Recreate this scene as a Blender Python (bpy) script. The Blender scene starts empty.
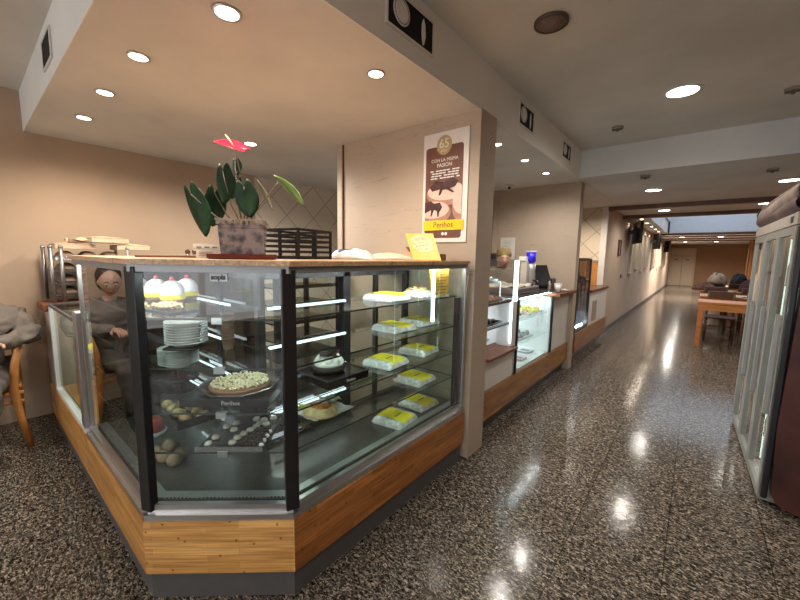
import bpy, bmesh, math, random
from mathutils import Vector, Matrix
random.seed(7)
C = bpy.context.scene.collection
SC = bpy.context.scene
V = Vector
pi = math.pi

# ---------------------------------------------------------------- camera
F = 360.0
YAW, PITCH, ROLL = -0.688379, -0.121045, 0.0172411
fw = V((math.sin(YAW)*math.cos(PITCH), math.cos(YAW)*math.cos(PITCH), math.sin(PITCH)))
rt = V((math.cos(YAW), -math.sin(YAW), 0)); up = rt.cross(fw)
r2 = rt*math.cos(ROLL) + up*math.sin(ROLL); u2 = -rt*math.sin(ROLL) + up*math.cos(ROLL)
cd = bpy.data.cameras.new('camera'); cam = bpy.data.objects.new('camera', cd); C.objects.link(cam)
cd.sensor_width = 36; cd.lens = F/800*36; cd.clip_start = 0.02; cd.clip_end = 200
cam.matrix_world = Matrix(((r2.x, u2.x, -fw.x, 0), (r2.y, u2.y, -fw.y, 0), (r2.z, u2.z, -fw.z, 1.45), (0, 0, 0, 1)))
SC.camera = cam

# ---------------------------------------------------------------- world, exposure
w = bpy.data.worlds.new('world'); SC.world = w; w.use_nodes = True
bg = w.node_tree.nodes['Background']; bg.inputs[0].default_value = (0.70, 0.82, 1.0, 1); bg.inputs[1].default_value = 1.3
SC.view_settings.view_transform = 'Standard'; SC.view_settings.look = 'None'
SC.view_settings.exposure = 0.12; SC.view_settings.gamma = 1.0; SC.view_settings.use_curve_mapping = False
SC.cycles.transparent_max_bounces = 40; SC.cycles.max_bounces = 9; SC.cycles.diffuse_bounces = 5
SC.cycles.glossy_bounces = 5; SC.cycles.sample_clamp_indirect = 6.0
SC.cycles.caustics_reflective = False; SC.cycles.caustics_refractive = False

def area_light(name, loc, rot, sx, sy, power, col):
    l = bpy.data.lights.new(name, 'AREA'); l.shape = 'RECTANGLE'; l.size = sx; l.size_y = sy; l.energy = power; l.color = col
    o = bpy.data.objects.new(name, l); C.objects.link(o); o.location = loc; o.rotation_euler = rot
    return o
# daylight entering by the shop front behind the camera and by the roof light over the corridor
area_light('shop_front_daylight', (-1.0, -4.05, 1.45), (pi/2, 0, 0), 5.4, 2.2, 62, (1.0, 0.97, 0.93))
area_light('roof_light_daylight', (0.3, 12.8, 3.25), (0, 0, 0), 2.2, 5.6, 12, (0.85, 0.93, 1.0))
LAMP_W = 42.0

# ---------------------------------------------------------------- materials
MATS = {}
def newmat(name):
    m = bpy.data.materials.new(name); m.use_nodes = True
    nt = m.node_tree; return m, nt, nt.nodes['Principled BSDF']
def mat(name, col, rough=0.5, metal=0.0, var=0.08, scale=12.0, bump=0.0, bscale=60.0, emit=0.0, spec=0.5, coat=0.0):
    if name in MATS: return MATS[name]
    m, nt, b = newmat(name); N = nt.nodes; L = nt.links
    tc = N.new('ShaderNodeTexCoord'); no = N.new('ShaderNodeTexNoise'); no.inputs['Scale'].default_value = scale
    no.inputs['Detail'].default_value = 4
    L.new(tc.outputs['Object'], no.inputs['Vector'])
    cr = N.new('ShaderNodeValToRGB')
    lo = [max(0, c*(1-var)) for c in col]; hi = [min(1, c*(1+var)) for c in col]
    cr.color_ramp.elements[0].position = .3; cr.color_ramp.elements[1].position = .7
    cr.color_ramp.elements[0].color = (*lo, 1); cr.color_ramp.elements[1].color = (*hi, 1)
    L.new(no.outputs['Fac'], cr.inputs['Fac']); L.new(cr.outputs['Color'], b.inputs['Base Color'])
    b.inputs['Roughness'].default_value = rough; b.inputs['Metallic'].default_value = metal
    b.inputs['Specular IOR Level'].default_value = spec; b.inputs['Coat Weight'].default_value = coat
    if bump > 0:
        n2 = N.new('ShaderNodeTexNoise'); n2.inputs['Scale'].default_value = bscale; L.new(tc.outputs['Object'], n2.inputs['Vector'])
        bu = N.new('ShaderNodeBump'); bu.inputs['Strength'].default_value = bump; bu.inputs['Distance'].default_value = 0.01
        L.new(n2.outputs['Fac'], bu.inputs['Height']); L.new(bu.outputs['Normal'], b.inputs['Normal'])
    if emit > 0:
        b.inputs['Emission Color'].default_value = (*col, 1); b.inputs['Emission Strength'].default_value = emit
    MATS[name] = m; return m
def glass(name, tint=(0.93, 0.965, 0.955), ior=1.75, rough=0.0):
    if name in MATS: return MATS[name]
    m = bpy.data.materials.new(name); m.use_nodes = True; nt = m.node_tree; N = nt.nodes; L = nt.links
    for n in list(N):
        if n.type != 'OUTPUT_MATERIAL': N.remove(n)
    out = [n for n in N if n.type == 'OUTPUT_MATERIAL'][0]
    t = N.new('ShaderNodeBsdfTransparent'); t.inputs[0].default_value = (*tint, 1)
    g = N.new('ShaderNodeBsdfGlossy'); g.inputs['Roughness'].default_value = rough; g.inputs[0].default_value = (1, 1, 1, 1)
    fr = N.new('ShaderNodeFresnel'); fr.inputs['IOR'].default_value = ior
    ge = N.new('ShaderNodeNewGeometry'); iv = N.new('ShaderNodeMath'); iv.operation = 'SUBTRACT'; iv.inputs[0].default_value = 1
    mu = N.new('ShaderNodeMath'); mu.operation = 'MULTIPLY'
    L.new(ge.outputs['Backfacing'], iv.inputs[1]); L.new(fr.outputs[0], mu.inputs[0]); L.new(iv.outputs[0], mu.inputs[1])
    mx = N.new('ShaderNodeMixShader'); L.new(mu.outputs[0], mx.inputs[0]); L.new(t.outputs[0], mx.inputs[1]); L.new(g.outputs[0], mx.inputs[2])
    L.new(mx.outputs[0], out.inputs[0]); MATS[name] = m; return m
def emis(name, col, s):
    if name in MATS: return MATS[name]
    m, nt, b = newmat(name); b.inputs['Base Color'].default_value = (*col, 1); b.inputs['Roughness'].default_value = .4
    b.inputs['Emission Color'].default_value = (*col, 1); b.inputs['Emission Strength'].default_value = s
    MATS[name] = m; return m

def granite():
    m, nt, b = newmat('granite_floor'); N = nt.nodes; L = nt.links
    tc = N.new('ShaderNodeTexCoord')
    mp = N.new('ShaderNodeMapping'); mp.inputs['Rotation'].default_value = (0, 0, .55); mp.inputs['Scale'].default_value = (1, 1.8, 1)
    L.new(tc.outputs['Object'], mp.inputs['Vector'])
    n1 = N.new('ShaderNodeTexNoise'); n1.inputs['Scale'].default_value = 52; n1.inputs['Detail'].default_value = 4; n1.inputs['Roughness'].default_value = .62
    n1.inputs['Distortion'].default_value = 1.2
    L.new(mp.outputs[0], n1.inputs['Vector'])
    cr = N.new('ShaderNodeValToRGB'); e = cr.color_ramp.elements
    e[0].position = .40; e[0].color = (.014, .011, .009, 1); e[1].position = .66; e[1].color = (.56, .49, .41, 1)
    k = e.new(.47); k.color = (.062, .053, .044, 1); k = e.new(.55); k.color = (.17, .148, .122, 1)
    L.new(n1.outputs['Fac'], cr.inputs['Fac'])
    n2 = N.new('ShaderNodeTexNoise'); n2.inputs['Scale'].default_value = 1.6; L.new(tc.outputs['Object'], n2.inputs['Vector'])
    c2 = N.new('ShaderNodeValToRGB'); c2.color_ramp.elements[0].color = (.78, .74, .70, 1); c2.color_ramp.elements[1].color = (1.1, 1.05, 1.0, 1)
    L.new(n2.outputs['Fac'], c2.inputs['Fac'])
    mx = N.new('ShaderNodeMix'); mx.data_type = 'RGBA'; mx.blend_type = 'MULTIPLY'; mx.inputs[0].default_value = 1
    L.new(cr.outputs[0], mx.inputs[6]); L.new(c2.outputs[0], mx.inputs[7])
    br = N.new('ShaderNodeTexBrick'); br.offset = .5; br.inputs['Scale'].default_value = 1; br.inputs['Brick Width'].default_value = .6
    br.inputs['Row Height'].default_value = .4; br.inputs['Mortar Size'].default_value = .0025
    br.inputs['Color1'].default_value = (1, 1, 1, 1); br.inputs['Color2'].default_value = (.94, .94, .94, 1); br.inputs['Mortar'].default_value = (.35, .33, .3, 1)
    mr = N.new('ShaderNodeMapping'); mr.inputs['Rotation'].default_value = (0, 0, pi/2); L.new(tc.outputs['Object'], mr.inputs['Vector']); L.new(mr.outputs[0], br.inputs['Vector'])
    m2 = N.new('ShaderNodeMix'); m2.data_type = 'RGBA'; m2.blend_type = 'MULTIPLY'; m2.inputs[0].default_value = 1
    L.new(mx.outputs[2], m2.inputs[6]); L.new(br.outputs['Color'], m2.inputs[7]); L.new(m2.outputs[2], b.inputs['Base Color'])
    b.inputs['Roughness'].default_value = .14; b.inputs['Specular IOR Level'].default_value = .17
    n5 = N.new('ShaderNodeTexNoise'); n5.inputs['Scale'].default_value = 14; L.new(tc.outputs['Object'], n5.inputs['Vector'])
    bu = N.new('ShaderNodeBump'); bu.inputs['Strength'].default_value = .10; bu.inputs['Distance'].default_value = .01; L.new(n5.outputs['Fac'], bu.inputs['Height']); L.new(bu.outputs[0], b.inputs['Normal'])
    return m
def boards(name, cols, axis='x', scale=1.0, rough=.35, bw=.35, rh=.03):
    """Glued hardwood strips running along one axis with fine grain."""
    if name in MATS: return MATS[name]
    m, nt, b = newmat(name); N = nt.nodes; L = nt.links
    tc = N.new('ShaderNodeTexCoord'); mp = N.new('ShaderNodeMapping'); L.new(tc.outputs['Object'], mp.inputs['Vector'])
    rot = {'x': (pi/2, 0, 0), 'y': (pi/2, 0, pi/2), 'd': (pi/2, 0, math.radians(42)), 'xt': (0, 0, 0), 'yt': (0, 0, pi/2), 'z': (pi/2, pi/2, 0)}[axis]
    mp.vector_type = 'TEXTURE'; mp.inputs['Rotation'].default_value = rot
    br = N.new('ShaderNodeTexBrick'); br.offset = .37; br.inputs['Scale'].default_value = scale
    br.inputs['Brick Width'].default_value = bw; br.inputs['Row Height'].default_value = rh; br.inputs['Mortar Size'].default_value = .0006
    br.inputs['Bias'].default_value = 0; br.inputs['Color1'].default_value = (*cols[0], 1); br.inputs['Color2'].default_value = (*cols[1], 1)
    br.inputs['Mortar'].default_value = (*[c*.55 for c in cols[0]], 1)
    L.new(mp.outputs[0], br.inputs['Vector'])
    m2 = N.new('ShaderNodeMapping'); m2.inputs['Scale'].default_value = (3, 60, 60); L.new(mp.outputs[0], m2.inputs['Vector'])
    no = N.new('ShaderNodeTexNoise'); no.inputs['Scale'].default_value = 1.5; no.inputs['Detail'].default_value = 5; L.new(m2.outputs[0], no.inputs['Vector'])
    cr = N.new('ShaderNodeValToRGB'); cr.color_ramp.elements[0].position = .3; cr.color_ramp.elements[0].color = (.62, .52, .42, 1); cr.color_ramp.elements[1].position = .65; cr.color_ramp.elements[1].color = (1.15, 1.1, 1, 1)
    L.new(no.outputs['Fac'], cr.inputs['Fac'])
    mx = N.new('ShaderNodeMix'); mx.data_type = 'RGBA'; mx.blend_type = 'MULTIPLY'; mx.inputs[0].default_value = .9
    L.new(br.outputs['Color'], mx.inputs[6]); L.new(cr.outputs[0], mx.inputs[7])
    kn = N.new('ShaderNodeTexVoronoi'); kn.voronoi_dimensions = '2D'; kn.inputs['Scale'].default_value = 9; L.new(mp.outputs[0], kn.inputs['Vector'])
    kc = N.new('ShaderNodeValToRGB'); kc.color_ramp.elements[0].position = .03; kc.color_ramp.elements[0].color = (.25, .13, .06, 1); kc.color_ramp.elements[1].position = .06; kc.color_ramp.elements[1].color = (1, 1, 1, 1)
    L.new(kn.outputs['Distance'], kc.inputs['Fac'])
    m3 = N.new('ShaderNodeMix'); m3.data_type = 'RGBA'; m3.blend_type = 'MULTIPLY'; m3.inputs[0].default_value = .8
    L.new(mx.outputs[2], m3.inputs[6]); L.new(kc.outputs[0], m3.inputs[7]); L.new(m3.outputs[2], b.inputs['Base Color'])
    b.inputs['Roughness'].default_value = rough
    MATS[name] = m; return m
def plaster(name, col, cracks=False, tile_from_y=None, tile_axis=1, tcol=(.72, .62, .50), var=.07, always=False):
    if name in MATS: return MATS[name]
    m, nt, b = newmat(name); N = nt.nodes; L = nt.links
    tc = N.new('ShaderNodeTexCoord'); no = N.new('ShaderNodeTexNoise'); no.inputs['Scale'].default_value = 1.3; no.inputs['Detail'].default_value = 6
    L.new(tc.outputs['Object'], no.inputs['Vector'])
    cr = N.new('ShaderNodeValToRGB'); cr.color_ramp.elements[0].position = .35; cr.color_ramp.elements[1].position = .68
    cr.color_ramp.elements[0].color = (*[c*(1-var) for c in col], 1); cr.color_ramp.elements[1].color = (*[c*(1+var) for c in col], 1)
    L.new(no.outputs['Fac'], cr.inputs['Fac']); last = cr.outputs[0]
    if cracks:
        mp = N.new('ShaderNodeMapping'); mp.inputs['Scale'].default_value = (.8, .8, 7); L.new(tc.outputs['Object'], mp.inputs['Vector'])
        vo = N.new('ShaderNodeTexNoise'); vo.inputs['Scale'].default_value = 1.7; vo.inputs['Detail'].default_value = 3; vo.inputs['Distortion'].default_value = .6
        L.new(mp.outputs[0], vo.inputs['Vector'])
        c2 = N.new('ShaderNodeValToRGB'); e = c2.color_ramp.elements; e[0].position = .497; e[0].color = (1, 1, 1, 1); e[1].position = .503; e[1].color = (1, 1, 1, 1)
        k = e.new(.5); k.color = (.5, .45, .4, 1)
        L.new(vo.outputs['Fac'], c2.inputs['Fac'])
        mx = N.new('ShaderNodeMix'); mx.data_type = 'RGBA'; mx.blend_type = 'MULTIPLY'; mx.inputs[0].default_value = .55
        L.new(last, mx.inputs[6]); L.new(c2.outputs[0], mx.inputs[7]); last = mx.outputs[2]
    if tile_from_y is not None:
        sp = N.new('ShaderNodeSeparateXYZ'); L.new(tc.outputs['Object'], sp.inputs[0])
        cm = N.new('ShaderNodeCombineXYZ'); L.new(sp.outputs[tile_axis], cm.inputs[0]); L.new(sp.outputs[2], cm.inputs[1])
        mp = N.new('ShaderNodeMapping'); mp.inputs['Rotation'].default_value = (0, 0, pi/4); L.new(cm.outputs[0], mp.inputs['Vector'])
        br = N.new('ShaderNodeTexBrick'); br.offset = 0; br.inputs['Scale'].default_value = 1; br.inputs['Brick Width'].default_value = .31; br.inputs['Row Height'].default_value = .31
        br.inputs['Mortar Size'].default_value = .006; br.inputs['Color1'].default_value = (*tcol, 1); br.inputs['Color2'].default_value = (*[c*.95 for c in tcol], 1)
        br.inputs['Mortar'].default_value = (*[c*.52 for c in tcol], 1)
        L.new(mp.outputs[0], br.inputs['Vector'])
        gt = N.new('ShaderNodeMath'); gt.operation = 'GREATER_THAN'; gt.inputs[1].default_value = tile_from_y; L.new(sp.outputs[tile_axis], gt.inputs[0])
        mx = N.new('ShaderNodeMix'); mx.data_type = 'RGBA'; L.new(gt.outputs[0], mx.inputs[0]); L.new(last, mx.inputs[6]); L.new(br.outputs['Color'], mx.inputs[7]); last = mx.outputs[2]
        rm = N.new('ShaderNodeMapRange'); L.new(gt.outputs[0], rm.inputs[0]); rm.inputs[3].default_value = .8; rm.inputs[4].default_value = .18
        L.new(rm.outputs[0], b.inputs['Roughness'])
    else:
        b.inputs['Roughness'].default_value = .75
    n3 = N.new('ShaderNodeTexNoise'); n3.inputs['Scale'].default_value = 9; n3.inputs['Detail'].default_value = 5; L.new(tc.outputs['Object'], n3.inputs['Vector'])
    bu = N.new('ShaderNodeBump'); bu.inputs['Strength'].default_value = .12; bu.inputs['Distance'].default_value = .02; L.new(n3.outputs['Fac'], bu.inputs['Height']); L.new(bu.outputs[0], b.inputs['Normal'])
    L.new(last, b.inputs['Base Color']); MATS[name] = m; return m

M_floor = granite()
M_white = mat('white_paint', (.72, .69, .64), .5, var=.03)
M_ceil = plaster('ceiling_paint', (.70, .68, .63), var=.10)
M_soffit = plaster('soffit_paint', (.70, .70, .69), var=.10)
M_fascia = plaster('fascia_paint', (.86, .83, .78), var=.05)
M_wall = plaster('tan_wall_paint', (.46, .335, .235), tile_from_y=2.4)
M_col = plaster('pillar_paint', (.47, .375, .29), cracks=True)
M_corr = plaster('corridor_paint', (.52, .40, .295))
M_tilek = plaster('kitchen_tile', (.6, .5, .4), tile_from_y=-50, tile_axis=0)
M_brown = plaster('brown_paint', (.34, .19, .10))
M_dark = mat('black_frame', (.012, .012, .014), .3, var=.2)
M_darkgrey = mat('dark_grey_laminate', (.095, .09, .09), .35, var=.08)
M_alu = mat('aluminium', (.62, .62, .63), .28, 1.0, var=.06, scale=4)
M_steel = mat('stainless_steel', (.42, .42, .43), .25, 1.0, var=.1, scale=8)
M_glass = glass('clear_glass')
M_tray = mat('black_tray', (.012, .010, .010), .22, var=.2)
M_white_gloss = mat('white_plastic', (.8, .8, .8), .25, var=.02)
M_yellow = mat('yellow_label', (.85, .74, .02), .45, var=.04)
M_shelfglass = glass('shelf_glass', (.90, .95, .93), 1.5); M_doorglass = glass('rear_door_glass', (.9, .93, .92), 1.22)
M_smoke = glass('smoked_glass', (.30, .31, .30), 1.5)
M_gedge = mat('glass_edge_green', (.035, .06, .055), .15, var=.1)
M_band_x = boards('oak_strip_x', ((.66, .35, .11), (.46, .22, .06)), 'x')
M_band_y = boards('oak_strip_y_shaded', ((.52, .22, .06), (.30, .115, .03)), 'y')  # darker copy of the same oak: shade of the aisle face in its colour
M_band_d = boards('oak_strip_d_lit', ((.78, .46, .17), (.56, .29, .09)), 'd')  # lighter copy of the same oak: light on the angled face in its colour
M_topwood = boards('worktop_oak', ((.62, .42, .26), (.54, .35, .2)), 'xt', bw=.6, rh=.05)
M_ledge = boards('ledge_wood', ((.22, .075, .03), (.15, .05, .018)), 'yt', rough=.6, bw=.5, rh=.04)
M_tablewood = boards('table_wood', ((.62, .27, .08), (.50, .2, .055)), 'xt', bw=.8, rh=.08)
M_darkwood = boards('beam_wood', ((.16, .065, .03), (.12, .045, .02)), 'x', bw=2.0, rh=.1)
M_chairwood = mat('chair_beech', (.50, .21, .06), .35, var=.15, scale=20)
M_chairdark = mat('dark_chair_wood', (.09, .04, .02), .4, var=.2, scale=20)
M_paper = mat('white_paper', (.78, .74, .68), .7, var=.03)
M_bulb = emis('lamp_glow_warm', (1.0, .80, .52), 12)
M_bulbw = emis('lamp_glow_neutral', (1.0, .93, .84), 12)
M_led = emis('led_tube', (.72, .92, 1.0), 7)

# ---------------------------------------------------------------- mesh helpers
ORG = {}
class B:
    def __init__(s): s.bm = bmesh.new(); s.mi = 0
    def _tag(s, faces):
        for f in faces: f.material_index = s.mi
    def use(s, i): s.mi = i; return s
    def box(s, x0, y0, z0, x1, y1, z1, bev=0.0, M=None):
        r = bmesh.ops.create_cube(s.bm, size=1.0); vs = r['verts']
        for v in vs:
            v.co = V((x0 + (v.co.x+.5)*(x1-x0), y0 + (v.co.y+.5)*(y1-y0), z0 + (v.co.z+.5)*(z1-z0)))
        fs = list({f for v in vs for f in v.link_faces})
        s._tag(fs)
        if bev > 0:
            es = list({e for v in vs for e in v.link_edges})
            rb = bmesh.ops.bevel(s.bm, geom=es, offset=bev, segments=2, affect='EDGES', profile=.5)
            s._tag(rb['faces']); vs = list({v for f in rb['faces'] for v in f.verts} | {v for v in vs if v.is_valid})
        if M is not None:
            for v in vs: v.co = M @ v.co
        return s
    def cyl(s, p0, p1, r0, r1=None, n=20, caps=True):
        r1 = r0 if r1 is None else r1
        p0, p1 = V(p0), V(p1); d = (p1-p0).normalized()
        a = d.orthogonal().normalized(); b = d.cross(a)
        A = [s.bm.verts.new(p0 + (a*math.cos(2*pi*i/n) + b*math.sin(2*pi*i/n))*r0) for i in range(n)]
        Z = [s.bm.verts.new(p1 + (a*math.cos(2*pi*i/n) + b*math.sin(2*pi*i/n))*r1) for i in range(n)]
        fs = []
        for i in range(n):
            f = s.bm.faces.new((A[i], A[(i+1) % n], Z[(i+1) % n], Z[i])); f.smooth = True; fs.append(f)
        if caps: fs += [s.bm.faces.new(A[::-1]), s.bm.faces.new(Z)]
        s._tag(fs); return s
    def tube(s, pts, r, n=8):
        pts = [V(p) for p in pts]; rings = []
        rr = r if isinstance(r, (list, tuple)) else [r]*len(pts)
        a = None
        for i, p in enumerate(pts):
            d = (pts[min(i+1, len(pts)-1)] - pts[max(i-1, 0)]).normalized()
            a = d.orthogonal().normalized() if a is None else (a - d*a.dot(d)).normalized()
            b = d.cross(a)
            rings.append([s.bm.verts.new(p + (a*math.cos(2*pi*k/n) + b*math.sin(2*pi*k/n))*rr[i]) for k in range(n)])
        fs = []
        for i in range(len(rings)-1):
            for k in range(n):
                f = s.bm.faces.new((rings[i][k], rings[i][(k+1) % n], rings[i+1][(k+1) % n], rings[i+1][k])); f.smooth = True; fs.append(f)
        fs += [s.bm.faces.new(rings[0][::-1]), s.bm.faces.new(rings[-1])]
        s._tag(fs); return s
    def lathe(s, prof, c=(0, 0, 0), n=28, smooth=True, sx=1, sy=1, rot=0):
        c = V(c); rings = []
        for (r, z) in prof:
            if r < 1e-6: rings.append([s.bm.verts.new(c + V((0, 0, z)))])
            else: rings.append([s.bm.verts.new(c + V((r*sx*math.cos(rot+2*pi*k/n), r*sy*math.sin(rot+2*pi*k/n), z))) for k in range(n)])
        fs = []
        for i in range(len(rings)-1):
            A, Z = rings[i], rings[i+1]
            for k in range(n):
                k2 = (k+1) % n
                q = [A[k % len(A)], A[k2 % len(A)], Z[k2 % len(Z)], Z[k % len(Z)]]
                q2 = []
                for v in q:
                    if v not in q2: q2.append(v)
                if len(q2) >= 3:
                    try: f = s.bm.faces.new(q2); f.smooth = smooth; fs.append(f)
                    except ValueError: pass
        s._tag(fs); return s
    def prism(s, poly, z0, z1, side_mi=None):
        """poly: xy outline, anticlockwise; side_mi gives the side walls another material."""
        A = [s.bm.verts.new((x, y, z0)) for x, y in poly]; Z = [s.bm.verts.new((x, y, z1)) for x, y in poly]
        n = len(poly); s._tag([s.bm.faces.new(A[::-1]), s.bm.faces.new(Z)])
        fs = [s.bm.faces.new((A[i], A[(i+1) % n], Z[(i+1) % n], Z[i])) for i in range(n)]
        for f in fs: f.material_index = s.mi if side_mi is None else side_mi
        return s
    def slab(s, pts, n, t):
        """a flat outline pts (3-D) extruded by t along n"""
        n = V(n)*t
        A = [s.bm.verts.new(V(p)) for p in pts]; Z = [s.bm.verts.new(V(p)+n) for p in pts]; k = len(pts)
        fs = [s.bm.faces.new(A[::-1]), s.bm.faces.new(Z)] + [s.bm.faces.new((A[i], A[(i+1) % k], Z[(i+1) % k], Z[i])) for i in range(k)]
        s._tag(fs); return s
    def ball(s, c, r, seg=16, rings=10, sc=(1, 1, 1), M=None):
        q = bmesh.ops.create_uvsphere(s.bm, u_segments=seg, v_segments=rings, radius=1)
        for v in q['verts']:
            p = V((v.co.x*r*sc[0], v.co.y*r*sc[1], v.co.z*r*sc[2]))
            if M is not None: p = M @ p
            v.co = p + V(c)
        fs = {f for v in q['verts'] for f in v.link_faces}
        for f in fs: f.smooth = True
        s._tag(fs); return s
    def grid(s, fn, nu, nv, smooth=True):
        P = [[s.bm.verts.new(fn(i/nu, j/nv)) for j in range(nv+1)] for i in range(nu+1)]; fs = []
        for i in range(nu):
            for j in range(nv):
                f = s.bm.faces.new((P[i][j], P[i+1][j], P[i+1][j+1], P[i][j+1])); f.smooth = smooth; fs.append(f)
        s._tag(fs); return s
    def mesh(s, name, mats):
        bmesh.ops.recalc_face_normals(s.bm, faces=s.bm.faces[:])
        me = bpy.data.meshes.new(name); s.bm.to_mesh(me); s.bm.free()
        for m in (mats if isinstance(mats, (list, tuple)) else [mats]): me.materials.append(m)
        return me
    def build(s, name, mats, parent=None, label=None, solid=0):
        if parent is not None:
            o0 = ORG.get(parent.name, V((0, 0, 0)))
            for v in s.bm.verts: v.co -= o0
        o = bpy.data.objects.new(name, s.mesh(name, mats)); C.objects.link(o)
        if parent is not None: o.parent = parent; ORG[o.name] = o0
        if label: o['label'] = label
        if solid:
            md = o.modifiers.new('thickness', 'SOLIDIFY'); md.thickness = solid; md.offset = 0
        return o
    def solo(s, name, mats, label=None, cat=None, group=None, kind=None, solid=0):
        vs = s.bm.verts; lo = V((min(v.co[i] for v in vs) for i in range(3))); hi = V((max(v.co[i] for v in vs) for i in range(3)))
        o0 = V(((lo.x+hi.x)/2, (lo.y+hi.y)/2, lo.z)) if kind != 'structure' else V((0, 0, 0))
        for v in vs: v.co -= o0
        o = s.build(name, mats, solid=solid); o.location = o0; ORG[o.name] = o0
        if kind: o['kind'] = kind
        if label: o['label'] = label
        if cat: o['category'] = cat
        if group: o['group'] = group
        return o
def thing(name, label, cat, loc, rot=0, group=None, local=False, kind=None):
    o = bpy.data.objects.new(name, None); C.objects.link(o); o.location = loc; o.rotation_euler = (0, 0, rot)
    o['label'] = label; o['category'] = cat
    if group: o['group'] = group
    if kind: o['kind'] = kind
    ORG[o.name] = V((0, 0, 0)) if local else V(loc); return o
def dup(root, loc, rot, label, group=None):
    r = root.copy(); C.objects.link(r); r.location = loc; r.rotation_euler = (0, 0, rot); r['label'] = label
    if group: r['group'] = group
    for ch in list(root.children):
        c = ch.copy(); C.objects.link(c); c.parent = r
        for g in list(ch.children):
            d = g.copy(); C.objects.link(d); d.parent = c
    return r
def struct(name, b, m, solid=0): return b.solo(name, m, kind='structure', solid=solid)
def box1(*a, bev=0): return B().box(*a, bev=bev)
def lettering(body, size, origin, xdir, ydir, m, parent, name='lettering', align='CENTER', depth=.0008, squash=1.0, bold=0.0):
    cu = bpy.data.curves.new('txt', 'FONT'); cu.body = body; cu.size = size; cu.align_x = align; cu.align_y = 'CENTER'; cu.extrude = depth; cu.offset = bold
    cu.resolution_u = 3
    t = bpy.data.objects.new('txt', cu); C.objects.link(t)
    bpy.context.view_layer.update()
    me = bpy.data.meshes.new_from_object(t.evaluated_get(bpy.context.evaluated_depsgraph_get()))
    bpy.data.objects.remove(t); bpy.data.curves.remove(cu)
    X = V(xdir).normalized(); Y = V(ydir).normalized(); Z = X.cross(Y)
    o0 = ORG.get(parent.name, V((0, 0, 0))) if parent else V((0, 0, 0))
    for v in me.vertices: v.co = V(origin) + X*v.co.x*squash + Y*v.co.y + Z*v.co.z - o0
    me.materials.clear(); me.materials.append(m)
    o = bpy.data.objects.new(name, me); C.objects.link(o)
    if parent: o.parent = parent; ORG[o.name] = o0
    return o
def skin(pts, edges, radii, root=0, sub=2):
    me = bpy.data.meshes.new('sk'); me.from_pydata([V(p) for p in pts], edges, []); o = bpy.data.objects.new('sk', me); C.objects.link(o)
    o.modifiers.new('s', 'SKIN'); d = me.skin_vertices[0].data
    for i, r in enumerate(radii):
        d[i].radius = (r, r) if not isinstance(r, tuple) else r
        d[i].use_root = (i == root)
    sb = o.modifiers.new('b', 'SUBSURF'); sb.levels = sub; sb.render_levels = sub
    bpy.context.view_layer.update()
    m2 = bpy.data.meshes.new_from_object(o.evaluated_get(bpy.context.evaluated_depsgraph_get()))
    bpy.data.objects.remove(o); bpy.data.meshes.remove(me)
    return m2
def addmesh(b, me, smooth=True):
    n0 = len(b.bm.faces); b.bm.from_mesh(me); b.bm.faces.ensure_lookup_table()
    for f in b.bm.faces[n0:]: f.material_index = b.mi; f.smooth = smooth
    bpy.data.meshes.remove(me); return b

ORD = ['first', 'second', 'third', 'fourth', 'fifth', 'sixth', 'seventh', 'eighth', 'ninth', 'tenth', 'eleventh', 'twelfth', 'thirteenth', 'fourteenth', 'fifteenth', 'sixteenth']

# ================================================================= SETTING
struct('floor', box1(-5, -4.6, -.1, 3, 27.4, 0), M_floor)
struct('wall_left', box1(-4.55, -4.4, 0, -4.35, 8, 2.9), M_wall)
struct('ceiling', box1(-4.6, -4.4, 2.72, 2.8, 4.9, 2.85), M_ceil)
sf = struct('ceiling_soffit', B().box(-4.4, .41, 2.41, -1.19, 7.8, 2.80).use(1).box(-1.19, .405, 2.409, -1.186, 4.76, 2.73).box(-4.4, .406, 2.409, -1.187, .41, 2.73), [M_soffit, M_fascia])
struct('ceiling_lowered', B().box(-1.185, 4.76, 2.41, 2.8, 9.5, 2.80).box(-1.45, 7.8, 2.41, -1.185, 9.5, 2.80), M_soffit)
struct('ceiling_far', B().box(-2, 16.0, 2.41, 2.8, 27.4, 2.80).box(-2, 9.5, 2.41, -.95, 16, 2.8).box(1.7, 9.5, 2.41, 2.8, 16, 2.8), M_soffit)
M_well = mat('skylight_well_paint', (.62, .66, .70), .6, var=.03)
struct('ceiling_skylight_well', B().box(-1.0, 9.4, 2.8, -.9, 16.1, 3.6).box(1.65, 9.4, 2.8, 1.75, 16.1, 3.6).box(-1.0, 9.4, 2.8, 1.7, 9.5, 3.6).box(-1.0, 16.0, 2.42, 1.7, 16.1, 3.6)
       .box(-.9, 15.96, 2.42, 1.65, 16.0, 3.6), M_well)
# pillar between the two counters, with its pilaster strip
struct('wall_pillar', B().box(-2.50, 2.22, 0, -1.17, 2.45, 2.41).box(-2.56, 2.20, 0, -2.50, 2.45, 2.41), M_col)
struct('trim_1', B().box(-2.505, 2.213, 0, -2.49, 2.222, 2.41), M_chairdark)
struct('wall_counter_end', B().box(-4.35, 5.0, 0, -1.215, 5.16, 2.41), M_col)
struct('trim_2', B().box(-2.28, 4.99, 0, -2.265, 5.0, 2.41).box(-2.36, 4.97, 0, -2.34, 5.0, 2.41), M_col)
struct('trim_3', B().box(-1.222, 4.994, 0, -1.212, 5.02, 2.41), M_col)
struct('wall_kitchen', B().box(-4.35, 7.65, 0, -1.45, 7.8, 2.41), M_tilek)
struct('trim_4', B().box(-4.3, 7.60, 0, -1.46, 7.648, 1.40), boards('kitchen_panel', ((.68, .32, .1), (.58, .26, .08)), 'z', bw=.9, rh=.2))
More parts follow.
